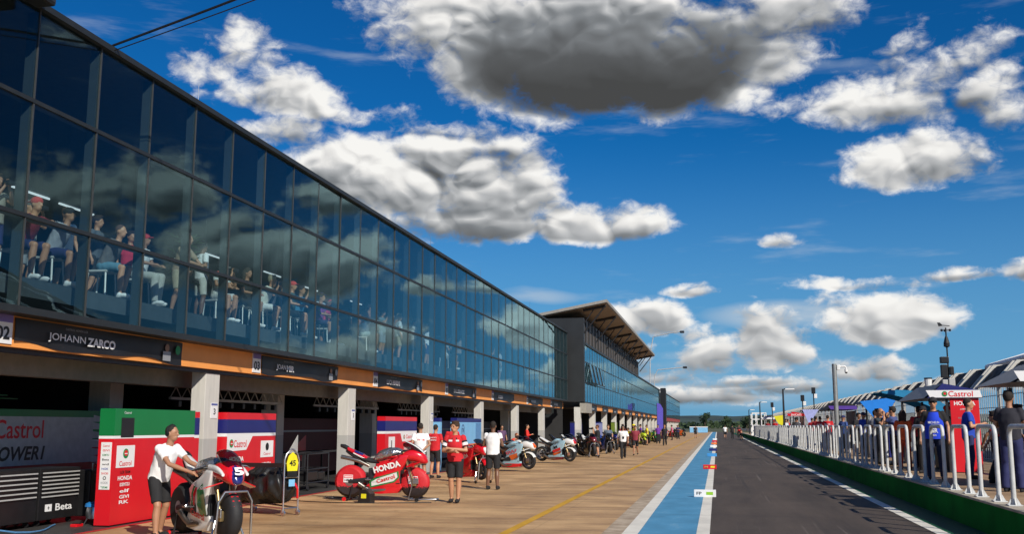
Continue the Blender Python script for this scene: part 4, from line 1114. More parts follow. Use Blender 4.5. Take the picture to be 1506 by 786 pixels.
for k, (y0, lab) in enumerate([(21.6, 'dark lighting truss under the ceiling of the second garage'), (30.2, 'dark lighting truss under the ceiling of the third garage'), (38.8, 'dark lighting truss under the ceiling of the fourth garage'), (47.3, 'dark lighting truss under the ceiling of the fifth garage')]):
    t = thing('lighting_truss', lab, 'lighting truss', (-12.3, y0, 2.3), 0, 'lighting trusses in the garages')
    b_ = MB().box(-.03, .03, 0, 6.2, 0, .06).box(-.03, .03, 0, 6.2, .28, .34)
    for j in range(12): b_.cyl((0, j * .52, .03), (0, j * .52 + .26, .3), .014, n=5).cyl((0, j * .52 + .26, .3), (0, j * .52 + .52, .03), .014, n=5)
    b_.build('truss', GREYP, t)
    for j in range(9): MB().bbox(-.06, .06, .3 + j * .66, .44 + j * .66, -.16, -.02, .015).build('spotlight', BLACKP, t)
    MB().box(-.02, .02, .1, .14, .34, .7).box(-.02, .02, 6, 6.04, .34, .7).build('hanger', DARK, t)
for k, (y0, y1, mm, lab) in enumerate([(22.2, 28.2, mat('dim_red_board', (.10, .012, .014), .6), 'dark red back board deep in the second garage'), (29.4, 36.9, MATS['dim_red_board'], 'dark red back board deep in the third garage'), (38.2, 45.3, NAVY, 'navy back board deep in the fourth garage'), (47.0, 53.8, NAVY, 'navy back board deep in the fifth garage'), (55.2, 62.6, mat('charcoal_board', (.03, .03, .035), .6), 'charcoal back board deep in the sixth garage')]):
    t = thing('garage_back_board', lab, 'back board', (-13.6, y0, 0), 0, 'back boards in the deeper garages')
    MB().box(-13.65, -13.6, y0 + .6, y1 - .3, .1, 1.95).build('board', mm, t, world=True)
    MB().box(-13.598, -13.594, y0 + .6, y1 - .3, 1.5, 1.56).build('stripe', TXS, t, world=True)
    if k == 1: MB().prism([(y0 + 1.2, .55), (y0 + 3.4, .55), (y0 + 3.4, 1.4)], -13.598, -13.594, axis='X').build('red_flash', REDP, t, world=True)
t = thing('garage_table', 'long black work table at the back of the third garage', 'table', (-12.6, 31.0, 0))
MB().bbox(-.35, .35, -1.6, 1.6, .86, .92, .01).build('top', GRAPH, t)
for xx in (-.3, .3):
    for yy in (-1.5, 1.5): MB().box(xx - .025, xx + .025, yy - .025, yy + .025, 0, .86).build('leg', DARK, t)

# lane marker boards on the white line
spec = [(25.5, WHITEP, 'white lane board with a green patch, nearest on the white line', 'FP', TXK, 'lime'), (41.8, REDP, 'red lane board with a yellow patch on the white line', 'M', TXR, 'yellow'), (59.0, mat('sky_blue_board', (.05, .28, .62), .5), 'sky blue lane board on the white line', None, None, None),
        (72.0, NAVY, 'navy lane board on the white line beyond the sky blue one', None, None, None), (84.0, WHITEP, 'plain white lane board past the navy one', None, None, None), (97.0, ORANGEP, 'orange lane board far along the white line', None, None, None), (112.0, REDP, 'plain red lane board beyond the orange one', None, None, None), (128.0, WHITEP, 'tiny white lane board where the stripe meets the horizon', None, None, None)]
for y, mm, lab, s, sm, pat in spec:
    t = thing('lane_board', lab, 'lane board', (-.34, y, 0), 0, 'marker boards on the white line')
    MB().bbox(-.26, .26, -.05, .05, .007, .18, .01).build('board', mm, t)
    if s: text(s, .12, on_ny(-.34 - .14, y - .053, .095), sm if s == 'FP' else TXO, t, height=.07, bold=.02)
    if pat: MB().box(.03, .19, -.054, -.051, .06, .13).build('patch', YELLOW if pat == 'yellow' else mat('lime_ink', (.25, .50, .02), .5), t)

# feather banner, roof antennas, overhead cable, roof lamps, wall floodlight
t = thing('feather_banner', 'tall purple feather banner on a pole in front of the far garages', 'feather banner', (-7.6, 134, 0))
MB().cyl((0, 0, 0), (0, 0, 4.6), .035, n=8).build('pole', DARK, t)
MB().prism([(.03, .9), (.75, 1.0), (.80, 3.9), (.45, 4.5), (.03, 4.6)], -.008, .008).build('flag', mat('banner_purple', (.10, .08, .48), .55), t)
MB().lathe([(.0, 0), (.35, 0), (.3, .06), (.0, .07)], 'Z', n=16, closed=False).build('base', DARK, t)
for k, (y, h) in enumerate([(18.6, .55), (36.2, .6), (44.5, .6), (57.0, .6)]):
    t = thing('roof_antenna', 'thin whip antenna on the roof edge of the long glass building', 'antenna', (-10.3, y, 8.16), 0, 'whip antennas on the roof edge')
    MB().cyl((0, 0, 0), (0, 0, h), .012, .005, n=6).build('whip', STEEL, t); MB().cyl((0, 0, 0), (0, 0, .06), .03, n=8).build('socket', DARK, t)
a0, a1 = Vector((-10.05, 15.15, 8.2)), Vector((.3, 13.3, 10.55))
for k, (dz, r, lab) in enumerate([(0, .022, 'thick black overhead cable rising from the roof edge'), (-.10, .010, 'thin black overhead wire just below the thick cable')]):
    pts = [a0.lerp(a1, i / 14) + Vector((0, .25 * k * i / 14, dz - .35 * math.sin(math.pi * i / 14) * .5)) for i in range(15)]
    tag(MB().tube(pts, r, 6).build('overhead_cable', BLACKP, smooth=True), lab, 'cable')
for k, (y, lab) in enumerate([(150, 'upper roof lamp arm jutting from behind the canopy'), (160, 'lower roof lamp arm jutting from the far glass roof')]):
    t = thing('roof_lamp', lab, 'lamp', (-9.4, y, 7.5))
    z1 = 7.6 if k == 0 else 3.0
    MB().tube([(0, 0, 0), (.1, 0, z1 * .6), (.6, 0, z1 * .93), (3.0, 0, z1), (4.6, 0, z1 + .15)], .07, 6).build('arm', GREYP, t)
    MB().bbox(4.5, 5.1, -.2, .2, z1 - .05, z1 + .28, .06).build('lamp_head', DARK, t)
t = thing('floodlight', 'black floodlight bracketed to the top of the glass front at the upper left corner', 'floodlight', (-10.0, 12.75, 8.0))
MB().bbox(.08, .42, -.22, .22, -.05, .38, .05).build('housing', BLACKP, t)
MB().box(0, .1, -.04, .04, .0, .06).build('bracket', DARK, t)
MB().box(.421, .426, -.18, .18, 0, .33).build('lens', GRAPH, t)
# blue barrier at the lane end
t = thing('barrier_block', 'light blue barrier block across the far end of the apron', 'barrier', (-4.6, 262, 0))
MB().bbox(-2.2, 2.2, -.6, .6, 0, 1.3, .12).build('body', LBLUE, t); MB().bbox(-2.25, 2.25, -.64, .64, 1.302, 1.5, .05).build('top', WHITEP, t)
# ------------------------------------------------------------------ racing motorcycles
BK = {}
for nm, col in dict(main=(.60, .008, .016), nose=(.60, .008, .016), tail=(.60, .008, .016), accent=(.02, .02, .16), belly=(.60, .008, .016)).items():
    BK[nm] = mat('bike_' + nm, col, .22, coat=.8, var=.04)
COVER, q, b = node_mat('silver_film')
q.put(b.inputs['Base Color'], (.45, .46, .48, 1)); b.inputs['Metallic'].default_value = .85; b.inputs['Roughness'].default_value = .22
bp = q.new('ShaderNodeBump'); bp.inputs['Strength'].default_value = 1.0; bp.inputs['Distance'].default_value = .05
q.put(bp.inputs['Height'], q.noise(q.new('ShaderNodeTexCoord').outputs['Object'], 9, 3, .6)); q.put(b.inputs['Normal'], bp.outputs[0])
def warmer_mat(name, top, low):
    m, q, b = node_mat(name)
    tc = q.new('ShaderNodeTexCoord').outputs['Object']
    sp = q.new('ShaderNodeSeparateXYZ'); q.put(sp.inputs[0], tc)
    f = q.maprange(sp.outputs[2], .12, .40)
    dots = q.math('GREATER_THAN', q.math('ADD', f, q.math('MULTIPLY', q.math('SUBTRACT', q.noise(tc, 60, 2, .5), .5), .7)), .5)
    q.put(b.inputs['Base Color'], q.mix(dots, low + (1,), top + (1,))); b.inputs['Roughness'].default_value = .6
    bp = q.new('ShaderNodeBump'); bp.inputs['Strength'].default_value = .5; bp.inputs['Distance'].default_value = .03
    q.put(bp.inputs['Height'], q.noise(tc, 7, 3, .5)); q.put(b.inputs['Normal'], bp.outputs[0])
    return m
WARM_R = warmer_mat('red_tyre_warmer', (.52, .012, .02), (.02, .012, .012))
WARM_K = mat('black_tyre_warmer', (.016, .016, .018), .7, var=.25, bump=.4, bscale=9)
SCREEN = glass_mat('screen_plastic', (.35, .37, .38), 1.45)
RIM = mat('rim_metal', (.30, .30, .31), .35, .8)
DISC = mat('brake_carbon', (.05, .05, .05), .5)
TITAN = mat('titanium', (.30, .27, .24), .3, .9)
FORK = mat('fork_gold', (.34, .25, .12), .35, .7)

def wheel(parent, x, r, w, front):
    hz = r + .045
    t = MB().lathe([(r * .70, -w * .42), (r * .84, -w * .5), (r * .95, -w * .36), (r, 0), (r * .95, w * .36), (r * .84, w * .5), (r * .70, w * .42)], 'Y', (x, 0, hz), 32).build('front_wheel' if front else 'rear_wheel', RUBBER, parent, smooth=True)
    b_ = MB().lathe([(r * .71, -w * .42), (r * .63, -w * .36), (r * .63, w * .36), (r * .71, w * .42)], 'Y', (x, 0, hz), 32).cyl((x, -w * .5, hz), (x, w * .5, hz), .05, n=14)
    for k in range(6):
        a = k * math.pi / 3
        M_ = Matrix.Translation((x, 0, hz)) @ Matrix.Rotation(a, 4, 'Y')
        b_.box(.03, r * .66, -.018, .018, -.016, .016, M_)
    b_.build('rim', RIM, t)
    d_ = MB()
    for s in ((-1, 1) if front else (1,)): d_.lathe([(.16, s * w * .52), (.16, s * (w * .52 + .006)), (.085, s * (w * .52 + .006)), (.085, s * w * .52)], 'Y', (x, 0, hz), 24)
    d_.build('brake_disc', DISC, t)
    return t, hz
def bike_base(name, label):
    t = thing(name, label, 'motorcycle', (0, 0, 0), 0, 'racing motorcycles parked along the garages')
    f, hf = wheel(t, .72, .30, .12, True)
    r, hr = wheel(t, -.72, .325, .20, False)
    for s in (-1, 1):
        MB().cyl((.72, s * .11, hf), (.60, s * .11, .66), .026, n=10).cyl((.60, s * .11, .66), (.47, s * .11, 1.0), .034, n=10).bbox(.68, .78, s * .11 - .03, s * .11 + .03, hf - .07, hf + .07, .015).build('fork_leg', FORK, t, smooth=True)
    v = []; fs = []
    for i in range(9):
        a = R(25 + i * 14)
        for j, y in enumerate((-.075, -.05, 0, .05, .075)):
            rr = .312 + (.010 if j in (1, 3) else .018 if j == 2 else -.03)
            v.append((.72 + rr * math.cos(a), y, hf + rr * math.sin(a)))
    for i in range(8):
        for j in range(4): fs.append((i * 5 + j, i * 5 + j + 1, (i + 1) * 5 + j + 1, (i + 1) * 5 + j))
    MB()._add(v, fs).build('front_fender', BK['nose'], t, smooth=True)
    # nose and upper fairing
    MB().loft([(1.0, .80, .02, .03), (.965, .835, .085, .095), (.87, .885, .13, .145), (.74, .925, .14, .18), (.60, .93, .125, .195), (.48, .925, .08, .185)], 22, 3, 2.5).build('nose_fairing', BK['nose'], t, smooth=True)
    MB().loft([(.90, .96, .02, .09), (.80, 1.03, .07, .13), (.66, 1.10, .09, .135), (.53, 1.145, .07, .115), (.46, 1.16, .04, .095)], 18, 3, 2.2).build('windscreen', SCREEN, t, smooth=True)
    MB().bbox(.46, .58, -.10, .10, .99, 1.05, .01).build('dashboard', BLACKP, t)
    poly = [(.62, .94), (.53, .74), (.43, .60), (.41, .42), (.46, .26), (.37, .14), (-.02, .115), (-.34, .14), (-.40, .22), (-.24, .36), (-.14, .52), (-.16, .68), (.00, .77), (.20, .84), (.42, .95)]
    sf = MB().prism(poly, -.215, .215, inset=.10)
    for q_ in sf.v: q_.y *= .60 + .40 * min(1, max(0, (q_.z - .11) / .55))
    sf.build('side_fairing', BK['main'], t, smooth=True)
    bl = MB().prism([(.44, .30), (.46, .25), (.36, .128), (-.03, .105), (-.35, .13), (-.40, .215), (-.1, .25)], -.150, .150, inset=.06)
    bl.build('belly_pan', BK['belly'], t, smooth=True)
    for s in (-1, 1):
        MB()._add([Vector(p) for p in ((.86, s * .15, .80), (.66, s * .20, .76), (.60, s * .36, .70), (.74, s * .37, .72), (.86, s * .15, .785), (.66, s * .20, .745), (.60, s * .36, .685), (.74, s * .37, .705))], [(0, 1, 2, 3), (4, 7, 6, 5), (0, 4, 5, 1), (1, 5, 6, 2), (2, 6, 7, 3), (3, 7, 4, 0)]).build('winglet', BK['nose'], t)
        MB().tube([(.46, s * .10, .98), (.40, s * .24, .965), (.30, s * .36, .94)], .017, 8).build('handlebar', BLACKP, t)
        MB().tube([(.42, s * .22, 1.0), (.50, s * .34, .985), (.44, s * .42, .95)], .008, 6).build('brake_lever', STEEL, t)
        MB().bbox(-.34, -.22, s * .19 - .035, s * .19 + .035, .40, .425, .008).tube([(-.30, s * .15, .45), (-.30, s * .2, .41)], .014, 6).build('footpeg', STEEL, t)
    MB().loft([(.36, .90, .05, .13), (.25, .93, .085, .17), (.08, .94, .095, .17), (-.08, .88, .085, .13), (-.20, .83, .05, .10)], 20, 3, 2.4).build('fuel_tank', BK['main'], t, smooth=True)
    MB().loft([(-.12, .80, .05, .13), (-.30, .82, .055, .15), (-.46, .86, .05, .13)], 16, 3, 2.6).build('seat', BLACKF, t, smooth=True)
    MB().loft([(-.34, .85, .05, .125), (-.50, .925, .055, .115), (-.68, 1.01, .050, .085), (-.82, 1.075, .04, .065), (-.90, 1.105, .022, .045)], 18, 3, 2.5).build('tail', BK['tail'], t, smooth=True)
    MB().loft([(-.45, .80, .035, .09), (-.65, .90, .04, .08), (-.84, 1.02, .03, .055)], 14, 2, 2.5).build('undertail', BLACKP, t, smooth=True)
    MB().loft([(-.80, 1.075, .050, .075), (-.88, 1.115, .05, .07), (-.97, 1.14, .035, .05)], 14, 2, 2.8).build('tail_end', BLACKP, t, smooth=True)
    MB().bbox(.30, .44, -.165, .165, .30, .82, .03).build('radiator', BLACKP, t)
    MB().bbox(.44, .56, -.08, .08, .62, .98, .03).build('steering_head', DARK, t)
    MB().lathe([(.10, -.135), (.10, -.125), (.03, -.125), (.03, -.135)], 'Y', (-.72, 0, hr), 20).build('sprocket', STEEL, t)
    MB().tube([(.50, -.12, .96), (.62, -.18, .80), (.70, -.16, .55), (.76, -.15, .42)], .008, 5).build('brake_hose', BLACKP, t)
    for s in (-1, 1): MB().loft([(-.18, .42, .06, .03), (-.45, .39, .055, .028), (-.74, hr, .035, .022)], 12, 2, 3).build('swingarm', DARK, t, smooth=True).data.transform(Matrix.Translation((0, s * .135, 0)))
    MB().bbox(-.30, .30, -.15, .15, .28, .66, .04).bbox(-.26, .05, -.18, .18, .33, .5, .03).build('engine', DARK, t)
    MB().tube([(.1, -.12, .2), (-.2, -.15, .17), (-.36, -.16, .24), (-.50, -.17, .33)], [.035, .04, .045, .055], 10).build('lower_exhaust', TITAN, t, smooth=True)
    MB().tube([(-.3, -.06, .7), (-.5, -.10, .80), (-.72, -.12, .86), (-.92, -.13, .90)], [.035, .04, .045, .045], 10).build('upper_exhaust', TITAN, t, smooth=True)
    MB().bbox(.70, .83, -.155, -.135, hf - .02, hf + .10, .008).build('brake_caliper', STEEL, t)
    return t
def on_flank(x, z, rot=0.0):   # right hand flank of a bike, tilted as the fairing is
    y = -.218 * (.60 + .40 * min(1, max(0, (z - .11) / .55))) - .006
    return Matrix.Translation((x, y, z)) @ Matrix.Rotation(R(8), 4, 'X') @ Matrix(((1, 0, 0, 0), (0, 0, -1, 0), (0, 1, 0, 0), (0, 0, 0, 1))) @ Matrix.Rotation(rot, 4, 'Z')
def flank_patch(t, pts, m, name, k=0):
    b_ = MB()
    b_._add([on_flank(x, z) @ Vector((0, 0, .0015 * k)) for x, z in pts], [tuple(range(len(pts)))])
    return b_.build(name, m, t)
def warmers(t, mm, patch=None):
    for x, r, w in ((.72, .30, .12), (-.72, .325, .20)):
        hz = r + .045; R_ = r + .032; W_ = w / 2 + (.022 if x > 0 else .03)
        o = MB().lathe([(.09, -W_), (R_ * .80, -W_ - .012), (R_ * .97, -W_ * .62), (R_, 0), (R_ * .97, W_ * .62), (R_ * .80, W_ + .012), (.09, W_)], 'Y', (x, 0, hz), 30).build('tyre_warmer', mm, t, smooth=True)
        if patch:
            yy = -W_ - .016
            MB().box(x - .13, x + .08, yy, yy + .002, hz - .02, hz + .14).build('label_patch', TXW, o)
            MB().box(x - .12, x + .07, yy - .003, yy - .001, hz + .07, hz + .125).build('label_band', TXR, o)
            text('HRC', .16, Matrix.Translation((x - .025, yy - .004, hz + .025)) @ on_ny(0, 0, 0), TXK, o, height=.055, bold=.03, world=False)
            MB().box(x - .11, x + .06, yy - .006, yy - .0045, hz + .085, hz + .105).build('label_stripe', TXW, o)
def ink(name, col): return mat(name, col, .22, coat=.8, var=.04)
def livery(src, main, nose, tail, accent, belly):
    return {'bike_main': main, 'bike_nose': nose, 'bike_tail': tail, 'bike_accent': accent, 'bike_belly': belly}
def paint(t, lv):
    for o in KIDS.get(t.name, []):
        if o.type == 'MESH' and o.data.materials and o.data.materials[0] and o.data.materials[0].name in lv:
            o.material_slots[0].link = 'OBJECT'; o.material_slots[0].material = lv[o.data.materials[0].name]
def place(t, x, y, ang, z=0.03):
    t.location = (x, y, z); t.rotation_euler = (0, 0, R(ang)); return t
def stand_rear(x, y, ang, label, s=1):
    t = thing('paddock_stand', label, 'paddock stand', (x, y, 0), R(ang), 'paddock stands under the bikes')
    b_ = MB()
    for q_ in (-1, 1): b_.tube([(-1.25, q_ * .10, .05), (-1.0, q_ * .20, .04), (-.72, q_ * .22, .05), (-.66, q_ * .20, .36)], .016, 8)
    b_.tube([(-1.25, -.10, .05), (-1.32, 0, .05), (-1.25, .10, .05)], .016, 8).cyl((-.78, -.24, .05), (-.78, .24, .05), .014, n=8)
    b_.build('frame', DARK, t, smooth=True)
    for q_ in (-1, 1): MB().lathe([(.045, -.018), (.045, .018), (.01, .018), (.01, -.018)], 'Y', (-.84, q_ * .25, .045), 14).build('castor', RED, t)
    return t
def stand_front(x, y, ang, label, tall=False):
    t = thing('paddock_stand', label, 'paddock stand', (x, y, 0), R(ang), 'paddock stands under the bikes')
    b_ = MB()
    if tall:
        b_.tube([(.80, -.27, .05), (.98, -.27, .12), (1.02, -.25, .62), (1.03, -.17, .76), (1.03, .17, .76), (1.02, .25, .62), (.98, .27, .12), (.80, .27, .05)], .018, 8)
        b_.cyl((.80, -.27, .05), (.74, -.17, .34), .016, n=8).cyl((.80, .27, .05), (.74, .17, .34), .016, n=8)
    else:
        for q_ in (-1, 1): b_.tube([(1.28, q_ * .12, .05), (1.0, q_ * .22, .05), (.66, q_ * .23, .05), (.72, q_ * .17, .34)], .016, 8)
        b_.cyl((1.28, -.12, .05), (1.28, .12, .05), .016, n=8).cyl((.66, -.23, .05), (.66, .23, .05), .014, n=8)
        b_.tube([(.72, -.17, .34), (.66, -.19, .62), (.60, -.16, .80)], .012, 6)
    b_.build('frame', STEEL, t, smooth=True)
    for q_ in (-1, 1): MB().lathe([(.045, -.018), (.045, .018), (.01, .018), (.01, -.018)], 'Y', (.86, q_ * .27, .045), 14).build('castor', BLACKP, t)
    return t

base = bike_base('racing_motorcycle', 'red racing motorcycle in red tyre warmers, side on, lettered along its flank')
proto_parts = list(KIDS[base.name])
def clone(label):
    c = base.copy(); COL.objects.link(c); c['label'] = label
    for o in proto_parts:
        copy_tree(o, c)
    return c
def cover(t, jit=.018):
    cm = MB().loft([(.44, 1.0, .03, .12), (.34, 1.0, .09, .20), (.16, .98, .12, .21), (-.02, .93, .12, .19), (-.16, .87, .07, .14)], 22, 4, 2.3)
    for v in cm.v: v += Vector((0, 0, 1)) * noise.noise(v * 14) * jit + Vector((noise.noise(v * 11), noise.noise(v * 13 + Vector((5, 1, 2))), 0)) * jit
    cm.build('tank_cover', COVER, t, smooth=True)

bikes = {}
# white, green and red bike in front
W_BODY, W_RED, W_NAVY = ink('bike_white', (.74, .74, .72)), ink('bike_red', (.62, .008, .016)), ink('bike_navy', (.015, .018, .14))
W_GREEN = ink('bike_green', (.01, .20, .05)); W_BLACK = ink('bike_black', (.012, .012, .013)); W_CYAN = ink('bike_pale_blue', (.33, .52, .62))
W_ORANGE = ink('bike_orange', (.70, .12, .02)); W_YEL = ink('bike_lime', (.45, .58, .02)); W_MAR = ink('bike_maroon', (.14, .01, .02)); W_PUR = ink('bike_purple', (.10, .02, .25)); W_BLUE = ink('bike_blue', (.01, .05, .35))
lcr = clone('white, green and red racing motorcycle nearest the camera, wheeled by the man in white')
paint(lcr, livery(0, W_BODY, W_RED, W_BODY, W_BLACK, W_BODY))
warmers(lcr, WARM_K); cover(lcr)
# plate and markings on the nose
npv = [(1.005, -.075, .885), (1.005, .075, .885), (.955, .105, .965), (.86, .12, 1.0), (.86, -.12, 1.0), (.955, -.105, .965), (1.03, 0, .80)]
MB().loft([(1.025, .79, .015, .022), (.985, .83, .075, .075), (.90, .89, .105, .105), (.80, .94, .11, .105)], 16, 3, 2.4).build('number_plate', W_NAVY, lcr, smooth=True)
text('5', .13, Matrix.Translation((.985, 0, .915)) @ Matrix.Rotation(R(90), 4, 'Z') @ Matrix.Rotation(R(50), 4, 'X') @ Matrix.Translation((0, 0, .035)), TXW, lcr, height=.13, bold=.04, world=False)
MB().loft([(.80, 1.0, .03, .09), (.74, 1.02, .035, .11), (.68, 1.04, .02, .10)], 14, 2).build('lime_band', W_YEL, lcr, smooth=True)
for s in (-1, 1):
    MB().loft([(.90, .89, .02, .02), (.72, .95, .045, .03), (.45, .97, .05, .03)], 12, 3).build('white_flash', W_BODY, lcr, smooth=True).data.transform(Matrix.Translation((0, s * .17, 0)))
flank_patch(lcr, [(.40, .58), (.41, .34), (.22, .30), (.12, .46), (.18, .66), (.36, .76)], W_GREEN, 'green_patch', 1)
flank_patch(lcr, [(.12, .70), (.02, .60), (-.02, .46), (.03, .44), (.08, .56), (.18, .70)], W_RED, 'red_stripe', 1)
flank_patch(lcr, [(.06, .72), (-.04, .60), (-.08, .46), (-.04, .45), (.01, .60), (.11, .71)], W_GREEN, 'green_stripe', 1)
text('Castrol', .46, on_flank(.10, .335, R(-8)) @ Matrix.Translation((0, 0, .004)), TXR, lcr, height=.10, bold=.02, world=False)
text('POWER1', .30, on_flank(.02, .225, R(-6)) @ Matrix.Translation((0, 0, .02)), TXK, lcr, height=.05, bold=.02, world=False)
text('HONDA', .20, Matrix.Translation((.74, -.372, .72)) @ on_ny(0, 0, 0), TXW, lcr, height=.045, bold=.03, world=False)
place(lcr, -7.62, 14.62, -40, .03); lcr.scale = (1.09,) * 3
stand_front(-7.62, 14.62, -40, 'tall steel hoop stand round the front wheel of the white bike', True)
stand_rear(-7.62, 14.62, -40, 'dark rear stand under the white bike')

# the red bike, side on
warmers(base, WARM_R, True); cover(base)
text('HONDA', .62, on_flank(.14, .69, R(15)) @ Matrix.Translation((0, 0, .004)), TXW, base, height=.135, bold=.045, world=False)
flank_patch(base, [(.40, .60), (.41, .46), (.30, .36), (-.24, .24), (-.26, .38), (-.13, .45)], W_GREEN, 'green_frame', 1)
flank_patch(base, [(.36, .575), (.375, .47), (.28, .385), (-.21, .275), (-.215, .365), (-.11, .425)], W_BODY, 'white_patch', 2)
text('Castrol', .42, on_flank(.11, .435, R(16)) @ Matrix.Translation((0, 0, .012)), TXR, base, height=.085, bold=.02, world=False)
MB().loft([(-.36, .845, .03, .132), (-.50, .905, .035, .123), (-.66, .975, .03, .096)], 16, 2).build('white_flash', W_BODY, base, smooth=True)
MB().loft([(-.44, .925, .04, .115), (-.56, .975, .04, .105), (-.64, 1.01, .03, .09)], 16, 2).build('navy_panel', W_NAVY, base, smooth=True)
MB().loft([(.30, .985, .03, .10), (.10, 1.0, .03, .14), (-.1, .94, .03, .11)], 14, 2).build('navy_flash', W_NAVY, base, smooth=True)
MB().loft([(.94, .90, .05, .075), (.87, .955, .05, .085), (.80, .99, .035, .08)], 14, 2).build('yellow_plate', W_YEL, base, smooth=True)
MB().loft([(.93, .97, .014, .07), (.80, 1.09, .022, .10), (.62, 1.19, .014, .10), (.50, 1.235, .008, .08)], 12, 2).build('screen_edge', W_BODY, base, smooth=True)
place(base, -7.58, 22.9, 3, .05); base.scale = (1.05,) * 3
stand_rear(-7.58, 22.9, 3, 'dark rear stand under the red bike in warmers')
stand_front(-7.58, 22.9, 3, 'steel front stand under the red bike in warmers')
t = thing('warmer_box', 'small black tyre warmer control box with a yellow label beside the red bike', 'control box', (-7.75, 22.25, 0), R(-10))
MB().prism([(-.16, 0), (.16, 0), (.16, .20), (.05, .30), (-.12, .27)], -.11, .11, inset=.05).build('body', BLACKP, t)
MB().box(-.07, .06, -.113, -.111, .10, .20).build('label', YELLOW, t)
MB().tube([(-.1, 0, .27), (-.1, 0, .34), (.06, 0, .35), (.06, 0, .30)], .012, 6).build('handle', BLACKP, t)
pts = [(-9.9 + k * .3, 22.6 - .5 * math.sin(k * .28) - .02 * k, .012) for k in range(13)]
tag(MB().tube(pts, .010, 5).build('power_cable', BLACKP, smooth=True), 'thin black power cable lying on the concrete in front of the red bike', 'cable')

def add_bike(label, x, y, ang, lv, warm=None, decal=None, stand=None, plate=None):
    t = clone(label); paint(t, lv)
    if warm: warmers(t, warm)
    if decal:
        s, mm, z, w = decal
        text(s, w, on_flank(.12, z, R(14)) @ Matrix.Translation((0, 0, .004)), mm, t, height=.11, bold=.03, world=False)
    if plate: MB().loft([(1.0, .85, .05, .07), (.93, .90, .07, .09), (.85, .94, .06, .09)], 14, 2).build('number_plate', plate, t, smooth=True)
    place(t, x, y, ang, .04)
    if stand: stand_front(x, y, ang, stand, True)
    return t
L = livery
add_bike('red racing motorcycle standing behind the man with crossed arms', -7.55, 30.9, -42, L(0, W_RED, W_RED, W_RED, W_BLACK, W_RED), None, ('HONDA', TXW, .68, .55), 'steel stand at the bare front wheel of the second red bike', W_BODY)
b3 = add_bike('white and pale blue racing motorcycle with orange patches and a bare front wheel', -7.65, 38.5, -24, L(0, W_CYAN, W_BODY, W_CYAN, W_BLACK, W_RED), None, ('GULF', TXR, .66, .5), None, W_ORANGE)
flank_patch(b3, [(.36, .62), (.38, .46), (.1, .36), (-.02, .52)], W_ORANGE, 'orange_patch', 1)
b4 = add_bike('white racing motorcycle with red stripes, side on, beyond the pale blue one', -7.3, 47.0, -24, L(0, W_CYAN, W_BODY, W_BODY, W_BLACK, W_MAR), None, ('M', TXK, .66, .2), None, W_RED)
flank_patch(b4, [(.36, .66), (.38, .54), (.0, .42), (-.06, .52)], W_RED, 'red_patch', 1)
flank_patch(b4, [(.36, .50), (.38, .42), (.0, .30), (-.06, .38)], W_ORANGE, 'orange_patch', 1)
add_bike('dark grey racing motorcycle partly hidden between the white bike and the black one', -8.5, 41.8, -30, L(0, W_BLACK, W_BODY, W_BLACK, W_BLACK, W_BLACK), WARM_K)
add_bike('maroon and black racing motorcycle just right of the white bike', -7.9, 53.0, -40, L(0, W_BLACK, W_MAR, W_BLACK, W_BLACK, W_MAR), WARM_K)
add_bike('black racing motorcycle in black warmers facing the camera with a steel hoop stand', -7.0, 56.6, -62, L(0, W_BLACK, W_MAR, W_BODY, W_BLACK, W_BLACK), WARM_K, None, 'steel hoop stand at the black bike')
add_bike('silver and black racing motorcycle behind the black one', -8.2, 58.8, -40, L(0, W_BODY, W_BLACK, W_BODY, W_BLACK, W_BLACK), WARM_K)
add_bike('blue and black racing motorcycle beside the photographer', -6.9, 64.0, -60, L(0, W_BLUE, W_BLACK, W_BLUE, W_BLACK, W_BLACK), WARM_K, None, 'steel hoop stand at the blue bike')
add_bike('dark blue racing motorcycle behind the woman in white', -7.2, 70.5, -55, L(0, W_NAVY, W_NAVY, W_BLACK, W_BLACK, W_RED), WARM_K)
add_bike('maroon racing motorcycle in front of the first yellow shirt', -6.7, 77.0, -50, L(0, W_MAR, W_MAR, W_MAR, W_BLACK, W_MAR), None, None, None, W_BODY)
add_bike('black and maroon racing motorcycle beside the maroon one', -7.0, 82.5, -45, L(0, W_MAR, W_BLACK, W_BLACK, W_BLACK, W_BLACK))
add_bike('lime yellow racing motorcycle in front of the second yellow shirt', -6.6, 88.0, -48, L(0, W_YEL, W_YEL, W_YEL, W_BLACK, W_BLACK))
add_bike('lime and black racing motorcycle beyond the first lime one', -6.7, 95.0, -48, L(0, W_YEL, W_BLACK, W_YEL, W_BLACK, W_YEL))
add_bike('lime and green racing motorcycle, last of the lime ones', -6.5, 102.0, -50, L(0, W_YEL, W_GREEN, W_YEL, W_BLACK, W_BLACK))
add_bike('dark green racing motorcycle past the lime ones', -6.6, 109.0, -50, L(0, W_GREEN, W_BLACK, W_BLACK, W_BLACK, W_GREEN))
add_bike('purple racing motorcycle far down the lane', -6.4, 122.0, -50, L(0, W_PUR, W_PUR, W_BLACK, W_BLACK, W_BLACK))
add_bike('red and black racing motorcycle far down the lane past the purple banner', -6.2, 142.0, -40, L(0, W_RED, W_BLACK, W_RED, W_BLACK, W_BLACK))
add_bike('farthest racing motorcycle on the lane, black and orange', -5.6, 158.0, -30, L(0, W_ORANGE, W_BLACK, W_BLACK, W_BLACK, W_BLACK))

